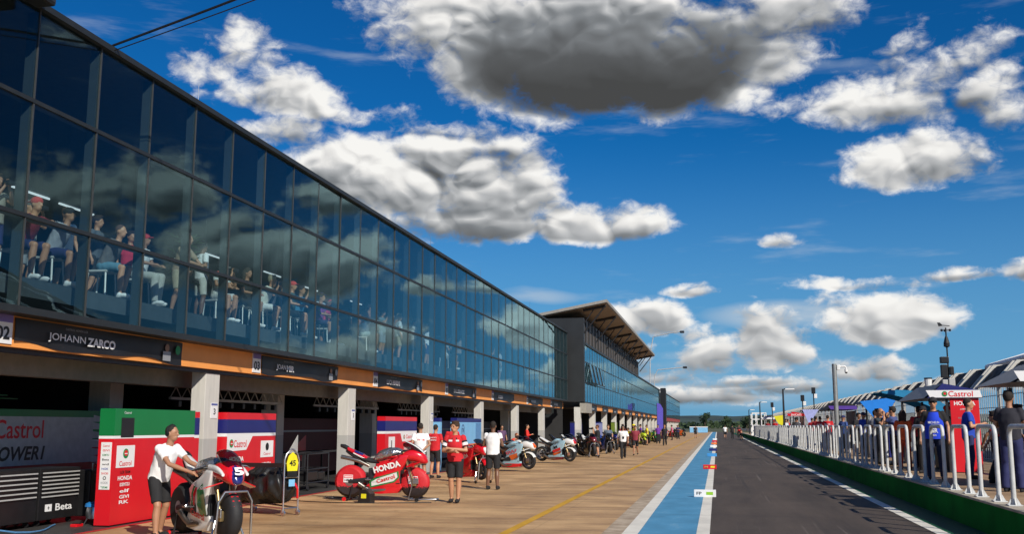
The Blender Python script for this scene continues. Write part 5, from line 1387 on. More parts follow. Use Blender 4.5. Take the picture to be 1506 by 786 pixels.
# covered trolley with the yellow board
t = thing('covered_trolley', 'wheeled steel frame with a yellow number board and a bundle under a black cover', 'trolley', (-8.6, 19.1, 0), R(-30))
cv = MB().sphere((-.15, 0, .52), .62, .42, .36, 26).sphere((-.55, .0, .40), .42, .36, .26, 22).sphere((.28, 0, .58), .30, .34, .33, 20)
me = remesh(cv, .035, 2)
nn_ = [v.normal.copy() for v in me.vertices]
for v, n_ in zip(me.vertices, nn_):
    c_ = v.co
    c_ += n_ * (.10 * noise.noise(Vector((c_.x * 5, c_.y * 5, c_.z * 2.5))) + .07 * noise.noise(Vector((c_.x * 13 + c_.z * 3, c_.y * 9, c_.z * 3))))
    if c_.z < .2: c_.z = .2 + (c_.z - .2) * .2
me.materials.append(mat('black_cover', (.012, .012, .013), .38, var=.2)); link('cover', me, t)
fr = MB()
for q_ in (-1, 1): fr.tube([(.62, q_ * .17, .10), (.62, q_ * .17, 1.05), (.62, q_ * .13, 1.16), (.62, q_ * .04, 1.24), (.62, 0, 1.25)], .017, 8)
for z in (.14, .72, .98): fr.cyl((.62, -.17, z), (.62, .17, z), .014, n=8)
fr.tube([(.62, -.17, .14), (-.9, -.25, .17)], .016, 8).tube([(.62, .17, .14), (-.9, .25, .17)], .016, 8).cyl((-.9, -.25, .17), (-.9, .25, .17), .016, n=8)
fr.build('frame', STEEL, t, smooth=True)
bd = MB().prism([(-.115, .84), (.115, .84), (.135, 1.0), (.09, 1.13), (0, 1.20), (-.09, 1.13), (-.135, 1.0)], .635, .645, axis='X').build('number_board', YELLOW, t)
text('45', .15, Matrix.Translation((.648, 0, .99)) @ Matrix.Rotation(R(90), 4, 'Z') @ Matrix.Rotation(R(90), 4, 'X'), TXK, bd, height=.11, bold=.03, world=False)
MB().prism([(-.115, .72), (.115, .72), (.115, .835), (-.115, .835)], .635, .643, axis='X').build('black_board', BLACKP, t)
MB().prism([(-.07, .55), (.07, .55), (.07, .68), (-.07, .68)], .635, .640, axis='X').build('blue_tag', LBLUE, t)
MB().tube([(.60, .10, .60), (.66, .12, .5), (.64, .14, .32)], .022, 6).build('red_strap', RED, t)
for xx, yy in ((.62, -.17), (.62, .17), (-.85, -.22), (-.85, .22)):
    MB().lathe([(.055, -.02), (.055, .02), (.012, .02), (.012, -.02)], 'Y', (xx, yy, .056), 14).box(xx - .012, xx + .012, yy - .03, yy + .03, .06, .14).build('castor', STEEL, t)
t = thing('barrier_rail', 'black rail between the white bike and the covered trolley', 'barrier', (-9.5, 18.75, 0))
a_, b__ = Vector((-9.55, 18.75, .955)), Vector((-8.15, 18.55, .955))
d_ = (b__ - a_).normalized(); n_ = Vector((-d_.y, d_.x, 0))
MB()._add([p + n_ * s * .03 + Vector((0, 0, z)) for p in (a_, b__) for s in (-1, 1) for z in (-.04, .04)], [(0, 1, 3, 2), (4, 6, 7, 5), (0, 4, 5, 1), (2, 3, 7, 6), (1, 5, 7, 3), (0, 2, 6, 4)]).build('rail', BLACKP, t, world=True)
MB().cyl((-9.5, 18.75, .0), (-9.5, 18.75, .92), .03, n=10).cyl((-9.5, 18.75, 0), (-9.5, 18.75, .03), .16, n=18).build('post', BLACKP, t, world=True)
# ------------------------------------------------------------------ people
def ry(v, a):   # lean forward about the hip (towards +X)
    return Vector((v.x * math.cos(a) + v.z * math.sin(a), v.y, -v.x * math.sin(a) + v.z * math.cos(a)))
POSES = {
 'stand':  dict(hz=.93, lean=0, arms=[((-.04, .27, 1.14), (.06, .28, .89))] * 2, legs=[((.02, .11, .49), (-.03, .13, .09))] * 2, look=0),
 'crossed': dict(hz=.93, lean=2, arms=[((.07, .26, 1.13), (.24, -.06, 1.17)), ((.06, .26, 1.12), (.26, -.02, 1.11))], legs=[((.03, .09, .49), (.03, .075, .09)), ((.01, .09, .49), (-.05, .085, .09))], look=-30),
 'behind': dict(hz=.93, lean=-1, arms=[((-.14, .27, 1.15), (-.19, .05, .96))] * 2, legs=[((.03, .12, .49), (-.02, .15, .09))] * 2, look=0),
 'photo':  dict(hz=.93, lean=0, arms=[((.20, .20, 1.26), (.26, .05, 1.52))] * 2, legs=[((.02, .11, .49), (-.03, .13, .09))] * 2, look=0),
 'phone':  dict(hz=.93, lean=2, arms=[((.03, .26, 1.14), (.28, .09, 1.20))] * 2, legs=[((.02, .11, .49), (-.03, .13, .09))] * 2, look=0),
 'walk':   dict(hz=.92, lean=3, arms=[((.08, .27, 1.14), (.22, .24, .94)), ((-.12, .27, 1.15), (-.12, .27, .90))], legs=[((-.02, .09, .49), (-.25, .10, .13)), ((.16, .09, .52), (.22, .10, .09))], look=0),
 'push':   dict(hz=.93, lean=20, arms=[((.40, .22, 1.16), (.68, .24, 1.06)), ((.42, .22, 1.14), (.72, .10, 1.03))], legs=[((.04, .13, .49), (-.10, .16, .09)), ((.14, .14, .50), (.16, .17, .09))], look=16),
 'bend':   dict(hz=.88, lean=48, arms=[((.58, .22, 1.00), (.70, .14, .78))] * 2, legs=[((.06, .12, .47), (-.10, .14, .09))] * 2, look=0),
 'sit':    dict(hz=.66, lean=8, arms=[((.16, .24, .88), (.38, .14, .84))] * 2, legs=[((.42, .13, .62), (.36, .14, .12)), ((.43, .12, .60), (.44, .13, .12))], look=0),
 'sitlean': dict(hz=.66, lean=26, arms=[((.46, .25, .98), (.62, .02, .98)), ((.46, .25, .96), (.60, .06, .93))], legs=[((.42, .14, .62), (.30, .15, .12)), ((.43, .14, .60), (.40, .15, .12))], look=0),
 'sitphoto': dict(hz=.66, lean=10, arms=[((.34, .22, 1.00), (.36, .05, 1.26))] * 2, legs=[((.42, .13, .62), (.36, .14, .12)), ((.43, .12, .60), (.30, .13, .12))], look=0),
 'leanrail': dict(hz=.93, lean=16, arms=[((.36, .27, 1.10), (.56, .04, 1.06)), ((.36, .27, 1.10), (.55, .08, 1.03))], legs=[((.04, .11, .49), (-.06, .13, .09))] * 2, look=0),
}
MCACHE = {}
def crease(me, f, a):
    ns = [v.normal.copy() for v in me.vertices]
    for v, n_ in zip(me.vertices, ns):
        c = v.co; v.co = c + n_ * (a * noise.noise(Vector((c.x * f[0], c.y * f[1], c.z * f[2]))))
def hand(mb, e, w, near):
    d = (w - e).normalized()
    side = d.cross(Vector((0, 0, 1)))
    if side.length < .2: side = d.cross(Vector((1, 0, 0)))
    side.normalize(); up = side.cross(d).normalized()
    pc = w + d * .055
    mb.capsule(w, w + d * .075, .026, .036, 10)
    for k, (o, L) in enumerate(((-.030, .062), (-.010, .074), (.011, .070), (.031, .054))):
        a = w + d * .085 + side * o
        m_ = a + d * L * .55 - up * .006
        mb.capsule(a - d * .015, m_, .0105, .0098, 7); mb.capsule(m_, m_ + d * L * .45 - up * .022, .0098, .0085, 7)
    a = w + d * .035 - side * .03
    mb.capsule(a, a + d * .035 - side * .028 - up * .008, .0125, .011, 7); mb.capsule(a + d * .035 - side * .028 - up * .008, a + d * .068 - side * .036 - up * .016, .011, .009, 7)
def joints(pose):
    p = POSES[pose]; a = R(p['lean'])
    P = Vector((0, 0, p['hz']))
    J = dict(P=P, chest=P + ry(Vector((.01, 0, .36)), a), neck=P + ry(Vector((.0, 0, .54)), a), a=a)
    J['head'] = J['neck'] + ry(Vector((.02, 0, .16)), a * .35)
    arms = []; legs = []
    for i, s in enumerate((1, -1)):
        sh = P + ry(Vector((0, s * .178, .47)), a)
        e, w = p['arms'][i]; arms.append((sh, Vector((e[0], s * e[1], e[2])), Vector((w[0], s * w[1], w[2]))))
        hp_ = P + Vector((0, s * .092, -.02))
        k, an = p['legs'][i]; legs.append((hp_, Vector((k[0], s * k[1], k[2])), Vector((an[0], s * an[1], an[2]))))
    J['arms'] = arms; J['legs'] = legs; J['look'] = R(p['look'])
    return J
def body(pose, near, build=1.0):
    key = ('body', pose, near, build)
    if key in MCACHE: return MCACHE[key]
    J = joints(pose); m = MB(); a = J['a']
    Mr = Matrix.Rotation(a, 4, 'Y')
    hd = J['head']; Mh = Matrix.Rotation(J['look'], 4, 'Z')
    hp = lambda x, y, z: hd + (Mh @ Vector((x, y, z)))
    m.sphere(hd + Vector((0, 0, .02)), .098, .078, .112, 16, Mh)
    m.sphere(hp(.025, 0, -.055), .070, .058, .062, 14, Mh)
    m.capsule(hp(.092, 0, .022), hp(.112, 0, -.018), .010, .015, 8)
    m.capsule(hp(.088, -.02, -.052), hp(.088, .02, -.052), .010, .010, 6)
    m.capsule(hp(.086, -.045, .036), hp(.086, .045, .036), .010, .010, 6)
    for s in (-1, 1): m.sphere(hp(-.005, s * .080, -.005), .020, .010, .032, 8, Mh)
    m.capsule(J['neck'] - Vector((0, 0, .05)), hd - Vector((.01, 0, .05)), .056 * build, .052, 12)
    m.sphere(J['chest'], .105 * build, .155 * build, .19, 16, Mr)
    m.sphere(J['P'] + Vector((0, 0, .10)), .095 * build, .135 * build, .2, 16, Mr)
    for sh, e, w in J['arms']:
        m.capsule(J['neck'] - Vector((0, 0, .07)), sh, .05, .052, 10)
        m.capsule(sh, e, .048 * build, .037, 10); m.capsule(e, e.lerp(w, .35), .037, .039, 10); m.capsule(e.lerp(w, .35), w, .039, .025, 10)
        hand(m, e, w, near)
    for h, k, an in J['legs']:
        m.capsule(h, k, .084 * build, .058, 12); m.capsule(k, k.lerp(an, .35) + Vector((-.014, 0, 0)), .054, .062, 10); m.capsule(k.lerp(an, .35) + Vector((-.014, 0, 0)), an, .062, .038, 10)
        m.capsule(an, an + Vector((.10, 0, -.05)), .036, .030, 8)
    me = remesh(m, .0095 if near else .015, 1)
    MCACHE[key] = me; return me
def cone(m, p0, p1, r0, r1, n=14): m.cyl(p0, p1, r0, r1, n)
def shirt(pose, near, build=1.0, sleeve=.62, loose=.016):
    key = ('shirt', pose, near, build, sleeve)
    if key in MCACHE: return MCACHE[key]
    J = joints(pose); m = MB(); a = J['a']; Mr = Matrix.Rotation(a, 4, 'Y')
    P = J['P']
    secs = [(-.04, .130, .172), (.05, .128, .170), (.18, .128, .170), (.32, .134, .182), (.43, .115, .186), (.50, .085, .150), (.535, .066, .085)]
    n = 22; vs = []; fs = []
    for z, rx, ryy in secs:
        for i in range(n):
            t = 2 * math.pi * i / n
            vs.append(P + ry(Vector((rx * build * math.cos(t), ryy * build * math.sin(t), z)), a))
    for k in range(len(secs) - 1): fs += [(k * n + i, k * n + (i + 1) % n, (k + 1) * n + (i + 1) % n, (k + 1) * n + i) for i in range(n)]
    fs += [tuple(range(n - 1, -1, -1)), tuple(range((len(secs) - 1) * n, len(secs) * n))]
    m._add(vs, fs)
    for sh, e, w in J['arms']:
        if sleeve <= 0: continue
        m.sphere(sh, .066 * build)
        q_ = sh.lerp(e, min(sleeve, 1.0)); cone(m, sh, q_, .066 * build, .060)
        if sleeve > 1: m.capsule(sh, e, .060, .052, 10); cone(m, e, e.lerp(w, min(sleeve - 1, .95)), .050, .040)
    me = remesh(m, .0095 if near else .015, 2)
    crease(me, (16, 11, 9), .008)
    MCACHE[key] = me; return me
def trousers(pose, near, long_=False, build=1.0):
    key = ('trs', pose, near, build, long_)
    if key in MCACHE: return MCACHE[key]
    J = joints(pose); m = MB(); P = J['P']
    m.sphere(P + Vector((-.005, 0, .0)), .122 * build, .160 * build, .15, 16)
    for h, k, an in J['legs']:
        s = 1 if h.y > 0 else -1
        m.sphere(h, .098 * build)
        if long_:
            m.capsule(h, k, .097 * build, .078, 12); m.capsule(k, k.lerp(an, .4) + Vector((-.012, 0, 0)), .078, .078, 12); cone(m, k.lerp(an, .4) + Vector((-.012, 0, 0)), an - Vector((0, 0, .02)), .080, .070)
        else: cone(m, h, h.lerp(k, .88), .094 * build, .078 * build)
    me = remesh(m, .0105 if near else .015, 2)
    crease(me, (14, 11, 8), .008)
    MCACHE[key] = me; return me
def shoe(pose, i):
    key = ('shoe', pose, i)
    if key in MCACHE: return MCACHE[key]
    h, k, an = joints(pose)['legs'][i]
    zb = an.z - .085
    m = MB()
    m.sphere(an + Vector((.0, 0, -.02)), .056, .046, .06, 12); m.sphere(Vector((an.x + .10, an.y, zb + .045)), .115, .048, .042, 14); m.capsule(Vector((an.x - .03, an.y, zb + .022)), Vector((an.x + .16, an.y, zb + .02)), .030, .03, 10)
    for v in m.v: v.z = max(v.z, zb)
    me = remesh(m, .014, 1); MCACHE[key] = me; return me
def hair(pose, kind):
    key = ('hair', pose, kind)
    if key in MCACHE: return MCACHE[key]
    J = joints(pose); hd = J['head']; Mh = Matrix.Rotation(J['look'], 4, 'Z'); m = MB()
    hp = lambda x, y, z: hd + (Mh @ Vector((x, y, z)))
    if kind in ('short', 'long', 'crop'):
        r = .003 if kind == 'crop' else .013
        m.sphere(hp(-.016, 0, .048), .094 + r, .078 + r, .092 + r, 16, Mh)
        m.sphere(hp(-.040, 0, .005), .058 + r, .070 + r * .6, .062, 14, Mh)
        if kind == 'short':
            for k in range(16):
                t = k * 2.4; m.sphere(hp(-.005 + .075 * math.cos(t), .06 * math.sin(t), .116 + .010 * math.sin(k * 1.7)), .028, .024, .022, 8)
        if kind == 'long':
            for s in (-1, 0, 1): m.capsule(hp(-.05 - .02 * (s == 0), s * .07, .02), hp(-.07, s * .075, -.24), .05, .035, 10)
    elif kind in ('cap', 'capback'):
        m.sphere(hp(-.005, 0, .055), .110, .092, .085, 16, Mh)
        s = 1 if kind == 'cap' else -1
        m.sphere(hp(s * .115, 0, .050), .075, .070, .010, 12, Mh)
    me = remesh(m, .010, 1 if kind != 'short' else 2)
    # clear the face below the hairline
    MCACHE[key] = me; return me
CM = {}
def cloth(c, r=.85):
    k = tuple(round(x, 3) for x in c)
    if k not in CM: CM[k] = mat('cloth_%d' % len(CM), c, r, var=.08, scale=8)
    return CM[k]
SKINS = dict(fair=mat('skin_fair', (.48, .24, .135), .5, var=.06), tan=mat('skin_tan', (.38, .19, .11), .5, var=.06), brown=mat('skin_brown', (.17, .08, .045), .5, var=.06))
C_W, C_K, C_R, C_N, C_G, C_B = (.80, .80, .80), (.014, .014, .016), (.55, .012, .02), (.02, .025, .10), (.28, .28, .29), (.015, .06, .45)
C_Y, C_O, C_T, C_P, C_KH = (.75, .62, .02), (.70, .09, .015), (.05, .25, .30), (.14, .03, .32), (.35, .30, .22)
def add_mesh(name, me, m, parent):
    o = link(name, me, parent)
    if not me.materials: me.materials.append(m)
    o.material_slots[0].link = 'OBJECT'; o.material_slots[0].material = m
    return o
def person(label, x, y, z, face, pose='stand', h=1.76, skin='tan', hr='short', hcol=(.02, .014, .01), top=C_W, sleeve=.62, bot=C_K, long_=False, shoes=C_K, near=False, group=None, build=1.07, bag=None, seat=None):
    t = thing('person', label, 'person', (x, y, z), R(face), group, h / 1.76)
    add_mesh('body', body(pose, near, build), SKINS[skin], t)
    add_mesh('shirt', shirt(pose, near, build, sleeve), cloth(top), t)
    add_mesh('trousers' if long_ else 'shorts', trousers(pose, near, long_, build), cloth(bot), t)
    for i in (0, 1): add_mesh('shoe', shoe(pose, i), cloth(shoes, .6), t)
    if hr: add_mesh('cap' if 'cap' in hr else 'hair', hair(pose, hr), cloth(hcol), t)
    return t
def face_bits(t, pose, glasses=False):
    J = joints(pose); hd = J['head']; Mh = Matrix.Rotation(J['look'], 4, 'Z')
    hp = lambda x, y, z: hd + (Mh @ Vector((x, y, z)))
    if glasses:
        b_ = MB()
        for s in (-1, 1): b_.sphere(hp(.094, s * .034, .018), .012, .028, .020, 10, Mh)
        b_.cyl(hp(.1, -.02, .02), hp(.1, .02, .02), .004, n=6)
        for s in (-1, 1): b_.cyl(hp(.085, s * .06, .02), hp(.0, s * .082, .015), .004, n=6)
        b_.build('sunglasses', BLACKP, t)
    else:
        for s in (-1, 1): MB().sphere(hp(.090, s * .032, .014), .010, .013, .008, 8, Mh).build('eye', TXK, t)
    MB().capsule(hp(.094, -.020, -.052), hp(.094, .020, -.052), .006, .006, 6).build('mouth', mat('lip', (.30, .09, .07), .5), t)

# --- along the garages
t = person('man in a white polo and black shorts with a headset, leaning over the white bike', -8.46, 14.66, 0, -16, 'push', 1.74, 'tan', 'crop', top=C_W, near=True, build=1.1)
J = joints('push'); hd = J['head']; Mh = Matrix.Rotation(J['look'], 4, 'Z')
hs_ = MB()
for s in (-1, 1): hs_.lathe([(.034, s * .075), (.034, s * .105), (.0, s * .11), (.0, s * .075)], 'Y', hd + Vector((-.005, 0, 0)), 14)
hs_.tube([hd + Vector((0, .10 * math.cos(k * math.pi / 10), .02 + .125 * math.sin(k * math.pi / 10))) for k in range(11)], .012, 6).build('headset', BLACKP, t)
MB().box(-.135, -.12, -.06, .06, .97, 1.0).build('belt_label', TXR, t)
gl = MB().capsule((-.17, .14, .86), (-.20, .16, .78), .03, .02, 8).build('rag', cloth((.75, .70, .35)), t)
t = person('man in a red shirt and black shorts standing with his arms crossed', -5.80, 22.62, 0, -88, 'crossed', 1.80, 'fair', 'short', (.045, .022, .010), C_R, .70, C_K, near=True)
face_bits(t, 'crossed')
J = joints('crossed')
cl_ = MB()
for s in (-1, 1): cl_.capsule(J['neck'] + Vector((.045, s * .03, -.02)), J['neck'] + Vector((.10, s * .05, -.10)), .016, .014, 8)
cl_.capsule(J['neck'] + Vector((-.04, -.05, -.0)), J['neck'] + Vector((-.04, .05, .0)), .02, .02, 8)
cl_.build('collar', cloth(C_K), t, smooth=True)
for i, (sh, e, w) in enumerate(J['arms']):
    MB().cyl(sh.lerp(e, .25), sh.lerp(e, .72), .070, .064, 14).build('sleeve', cloth(C_K), t, smooth=True)
    MB().cyl(sh.lerp(e, .40), sh.lerp(e, .62), .0725, .068, 14).build('sleeve_patch', cloth(C_W), t, smooth=True)
MB().bbox(.118, .142, .04, .11, 1.32, 1.36, .004).bbox(.118, .142, -.12, -.04, 1.32, 1.36, .004).build('chest_badge', TXW, t)
t = person('man in a white shirt with his hands behind his back, next to the red screen', -8.75, 29.9, 0, 112, 'behind', 1.78, 'tan', 'crop', top=C_W, near=True)
text('TEAM', .22, Matrix.Translation((-.142, 0, 1.27)) @ Matrix.Rotation(R(-90), 4, 'Z') @ Matrix.Rotation(R(90), 4, 'X'), TXR, t, height=.05, bold=.02, world=False)
t = person('man seen from behind in a red team shirt and black shorts with a headset', -9.15, 33.0, 0, 78, 'phone', 1.74, 'fair', 'crop', top=C_R)
for z_ in (1.33, 1.25): text('DUCATI' if z_ > 1.3 else 'LENOVO', .24, Matrix.Translation((-.148, 0, z_)) @ Matrix.Rotation(R(-90), 4, 'Z') @ Matrix.Rotation(R(90), 4, 'X'), TXW, t, height=.045, bold=.03, world=False)
t = person('man with a dark cap and red shirt standing by the light blue screen', -9.6, 37.0, 0, -80, 'stand', 1.80, 'fair', 'cap', C_K, C_R)
face_bits(t, 'stand')
person('man seen from behind in a plain white tee and black shorts, feet apart', -5.98, 27.4, 0, 88, 'phone', 1.82, 'brown', 'crop', top=C_W, sleeve=.35, near=True)
person('man in a bright red jacket inside the garage beyond the light blue screens', -10.6, 57.5, 0, 10, 'phone', 1.78, 'fair', 'crop', top=(.68, .03, .02), sleeve=1.8, long_=True)
person('person in red crouched over by the pale blue bike', -9.2, 45.5, 0, -20, 'bend', 1.6, 'fair', 'crop', (.2, .05, .02), (.55, .05, .03))
person('dark clothed man in the shade of the garage behind the red jacket', -11.2, 53.5, 0, -60, 'stand', 1.75, 'tan', 'short', top=(.10, .05, .12), long_=True)
t = person('photographer in a black shirt and shorts raising a camera', -6.55, 57.4, 0, 176, 'photo', 1.76, 'fair', 'crop', (.10, .04, .02), C_K)
MB().bbox(.24, .36, -.07, .07, 1.50, 1.60, .015).cyl((.36, 0, 1.55), (.52, 0, 1.55), .045, n=12).build('camera', BLACKP, t)
t = person('person in a black team shirt bending beside the black bike', -7.3, 58.9, 0, 10, 'bend', 1.74, 'tan', 'cap', (.4, .4, .42), C_K, long_=True)
t = person('person in black and pale blue walking behind the photographer', -6.6, 63.5, 0, -85, 'walk', 1.76, 'fair', 'short', (.1, .05, .03), (.10, .13, .18), long_=True)
t = person('woman with long dark hair in a white shirt and black trousers with a lanyard', -4.86, 54.2, 0, -80, 'walk', 1.74, 'tan', 'long', (.012, .009, .008), C_W, .95, C_K, True)
face_bits(t, 'walk', True)
MB().tube([(.06, .06, 1.46), (.15, .03, 1.30), (.155, 0, 1.16), (.15, -.03, 1.30), (.06, -.06, 1.46)], .008, 5).bbox(.15, .16, -.05, .05, 1.04, 1.16, .003).build('lanyard', BLACKP, t)
MB().bbox(-.05, .1, .26, .40, .72, .98, .03).build('bag', BLACKF, t)
person('person in a dark shirt half hidden behind the woman in white', -4.7, 60.5, 0, -90, 'walk', 1.72, 'tan', 'short', top=(.25, .03, .05))
person('person in a bright yellow shirt, left of the two yellow shirts', -6.35, 80.5, 0, 170, 'bend', 1.8, 'tan', 'crop', top=C_Y)
t = person('tall person in a yellow shirt, left one standing', -6.55, 83.0, 0, 200, 'stand', 1.84, 'tan', 'cap', C_Y, C_Y)
t['label'] = 'person in a yellow shirt and yellow cap standing behind the maroon bike'
person('person in a yellow shirt with dark hair next to the lime bikes', -6.1, 91.5, 0, 185, 'stand', 1.80, 'tan', 'crop', top=C_Y)
person('person in a purple shirt between the two yellow shirts', -6.9, 95.0, 0, 190, 'stand', 1.84, 'tan', 'short', top=C_P)
person('person in a red shirt close to the first white columns', -7.1, 79.0, 0, -40, 'stand', 1.82, 'fair', 'short', (.05, .02, .01), (.5, .03, .03))
t = person('person all in black walking with a dark bag towards the camera', -4.50, 90.5, 0, -90, 'walk', 1.78, 'fair', 'short', (.3, .14, .05), C_K, .62, C_K, True)
MB().bbox(-.2, .15, -.62, -.34, .35, .95, .06).build('bag', BLACKF, t)
person('person in a violet shirt just behind the person in black', -5.6, 100, 0, -90, 'stand', 1.8, 'tan', 'short', top=C_P, long_=True)
person('pink shirted person under the purple banner', -5.4, 126, 0, 180, 'stand', 1.8, 'tan', 'short', top=(.55, .10, .22), long_=True)
person('navy clothed person under the purple banner', -4.9, 132, 0, -90, 'phone', 1.8, 'tan', 'short', top=C_N, long_=True)
person('purple clothed person at the last bikes', -5.6, 150, 0, 170, 'stand', 1.8, 'tan', 'cap', C_K, C_P, long_=True)
person('lone man in black on the empty apron far ahead', -3.0, 146, 0, 90, 'walk', 1.8, 'tan', 'short', top=C_K)
person('man in a white shirt walking on the asphalt far ahead', 1.0, 142, 0, 92, 'walk', 1.82, 'tan', 'crop', top=C_W)
person('man in black walking beside the white shirt on the asphalt', 1.9, 139, 0, 88, 'walk', 1.84, 'tan', 'short', top=C_K, long_=True)
person('person in red bent over near the end of the white line', 2.9, 132, 0, 120, 'bend', 1.7, 'tan', 'crop', top=C_R)
person('person in dark clothes at the end of the pit wall', 3.0, 150, 0, -90, 'stand', 1.8, 'tan', 'short', top=(.08, .03, .04), long_=True)

# --- pit wall walkway
t = person('marshal in a blue vest, black cap and sunglasses behind the hoops', 4.78, 24.6, ZT, -104, 'stand', 1.84, 'fair', 'cap', C_K, C_K, .62, (.02, .025, .06), True)
face_bits(t, 'stand', True)
vm = MB(); J = joints('stand'); n = 22; vs = []
for z_, rx, ryy in ((-.06, .150, .188), (.05, .146, .182), (.18, .142, .176), (.32, .148, .172), (.43, .136, .140), (.51, .104, .105)):
    for i in range(n):
        a_ = 2 * math.pi * i / n
        vs.append(J['P'] + Vector((rx * 1.09 * math.cos(a_), ryy * 1.10 * math.sin(a_), z_)))
vm._add(vs, [(k * n + i, k * n + (i + 1) % n, (k + 1) * n + (i + 1) % n, (k + 1) * n + i) for k in range(5) for i in range(n)]).build('vest', cloth((.008, .05, .60)), t, smooth=True)
fm = lambda z_, y_=0: Matrix.Translation((.168, y_, z_)) @ Matrix.Rotation(R(90), 4, 'Z') @ Matrix.Rotation(R(90), 4, 'X')
text('MICHELIN', .22, fm(1.22), TXW, t, height=.05, bold=.02, world=False)
text('GR', .16, fm(1.05), TXW, t, height=.10, bold=.04, world=False); text('024', .08, fm(.95), TXW, t, height=.04, bold=.02, world=False)
person('man in a bright blue polo in profile beside the red end panel', 5.62, 25.2, ZT, -5, 'phone', 1.82, 'fair', 'crop', (.02, .012, .01), C_B, .62, C_N, True)
person('person in a red shirt bending over the stand desk', 5.75, 23.2, ZT, 20, 'bend', 1.9, 'tan', 'short', top=(.60, .02, .02), long_=True)
person('dark clothed person at the right edge of the photo', 5.30, 20.5, ZT, 60, 'phone', 1.84, 'tan', 'short', top=(.02, .02, .03), bot=C_N, long_=True)
person('person with long hair in an orange top, back turned, behind the hoops', 5.02, 30.0, ZT, 70, 'stand', 1.62, 'tan', 'long', (.03, .015, .01), C_O, .8, (.4, .05, .02), True)
person('bald man in dark clothes raising both hands by the blue wing', 5.06, 34.2, ZT, -50, 'photo', 1.74, 'fair', 'crop', (.35, .2, .12), (.03, .04, .05), long_=True)
person('man in navy and white with a raised arm by the teal stand', 5.28, 33.2, ZT, 150, 'photo', 1.78, 'fair', 'short', top=(.05, .07, .20), long_=True)
person('person in black reading papers left of the marshal', 5.2, 28.0, ZT, -120, 'phone', 1.7, 'tan', 'cap', C_K, C_K, long_=True)
for k, (x, y, s) in enumerate(((5.25, 52.0, 'DUCATI'), (5.5, 58.5, 'DUCATI'))):
    t = person(('person in a red team shirt with white lettering, back turned, closer to the camera pole', 'person in a red team shirt with white lettering, back turned, left of the camera pole')[k], x, y, ZT, 75, 'phone', 1.72, 'fair', 'crop', top=C_R, long_=True)
    text(s, .26, Matrix.Translation((-.150, 0, 1.30)) @ Matrix.Rotation(R(-90), 4, 'Z') @ Matrix.Rotation(R(90), 4, 'X'), TXW, t, height=.08, bold=.04, world=False)
person('person in a dark blue shirt between the red shirts and the blue wing', 5.45, 47.5, ZT, 40, 'stand', 1.66, 'tan', 'cap', C_N, (.04, .08, .25), long_=True)
person('person in black against the dark purple stand', 5.9, 46.0, ZT, -60, 'phone', 1.74, 'tan', 'short', top=C_K, long_=True)
person('person in dark grey leaning over the wall past the lavender wing', 5.0, 66.0, ZT, 160, 'leanrail', 1.74, 'tan', 'short', top=(.06, .06, .07), long_=True)
person('person in a red shirt under the lavender wing', 5.9, 68.0, ZT, 60, 'stand', 1.7, 'tan', 'crop', top=C_R, long_=True)
person('person in a pale shirt beside the rounded red stand', 5.3, 84.0, ZT, -60, 'stand', 1.72, 'tan', 'short', top=(.5, .55, .6), long_=True)
person('person in red beside the rounded red stand', 5.6, 86.5, ZT, 30, 'phone', 1.74, 'tan', 'crop', top=C_R, long_=True)
person('person in a red shirt between the red and yellow stands', 5.4, 101, ZT, 60, 'stand', 1.74, 'tan', 'crop', top=C_R, long_=True)
person('person in maroon beyond the yellow stand', 5.4, 116, ZT, 60, 'phone', 1.74, 'tan', 'short', top=(.3, .02, .03), long_=True)
person('person in black at the white scaffold', 5.0, 136, ZT, -60, 'stand', 1.74, 'tan', 'short', top=C_K, long_=True)

for args in [
 ('man in black with a red cap looking at the monitors under the navy stand', 6.2, 30.2, 40, 'phone', 'cap', (.5, .03, .03), C_K),
 ('man in a red jacket under the navy stand with his back to the lane', 5.7, 31.4, 70, 'stand', 'crop', (.02, .012, .01), (.5, .02, .03)),
 ('man in dark blue and white standing in front of the teal stand', 5.3, 36.2, 200, 'phone', 'short', (.05, .03, .02), (.04, .10, .30)),
 ('man in black and white with a headset past the blue wing', 5.6, 39.2, 60, 'phone', 'crop', (.02, .012, .01), (.25, .25, .27)),
 ('tall man in black under the blue wing', 6.2, 42.8, 100, 'stand', 'short', (.02, .012, .01), C_K),
 ('man in bright blue under the blue wing', 5.9, 44.6, 30, 'phone', 'cap', C_N, C_B),
 ('man in a dark red shirt left of the purple stand', 5.7, 63.0, 60, 'stand', 'crop', (.02, .012, .01), (.35, .02, .03)),
 ('man in navy seated high at the purple stand desk', 6.6, 59.5, 60, 'phone', 'short', (.02, .012, .01), C_N),
 ('man in a white shirt past the lavender wing', 5.8, 79.0, 70, 'stand', 'short', (.02, .012, .01), C_W),
 ('man in black past the lavender wing', 5.2, 72.0, -70, 'stand', 'cap', C_K, C_K),
 ('man in a red cap and black shirt near the yellow stand', 5.5, 105.0, 30, 'stand', 'cap', (.5, .02, .02), C_K),
 ('man in a yellow shirt at the yellow stand', 5.9, 112.0, 60, 'phone', 'crop', (.02, .012, .01), C_Y),
 ('man in red and black between closest stand and marshal, bending low', 6.4, 24.2, 150, 'bend', 'short', (.02, .012, .01), (.40, .02, .02)),
 ('man in a black cap and grey shirt beneath the closest stand', 6.6, 21.8, 80, 'phone', 'cap', C_K, (.10, .10, .11)),
]:
    person(args[0], args[1], args[2], ZT, args[3], args[4], 1.76, 'tan', args[5], args[6], args[7], long_=True)

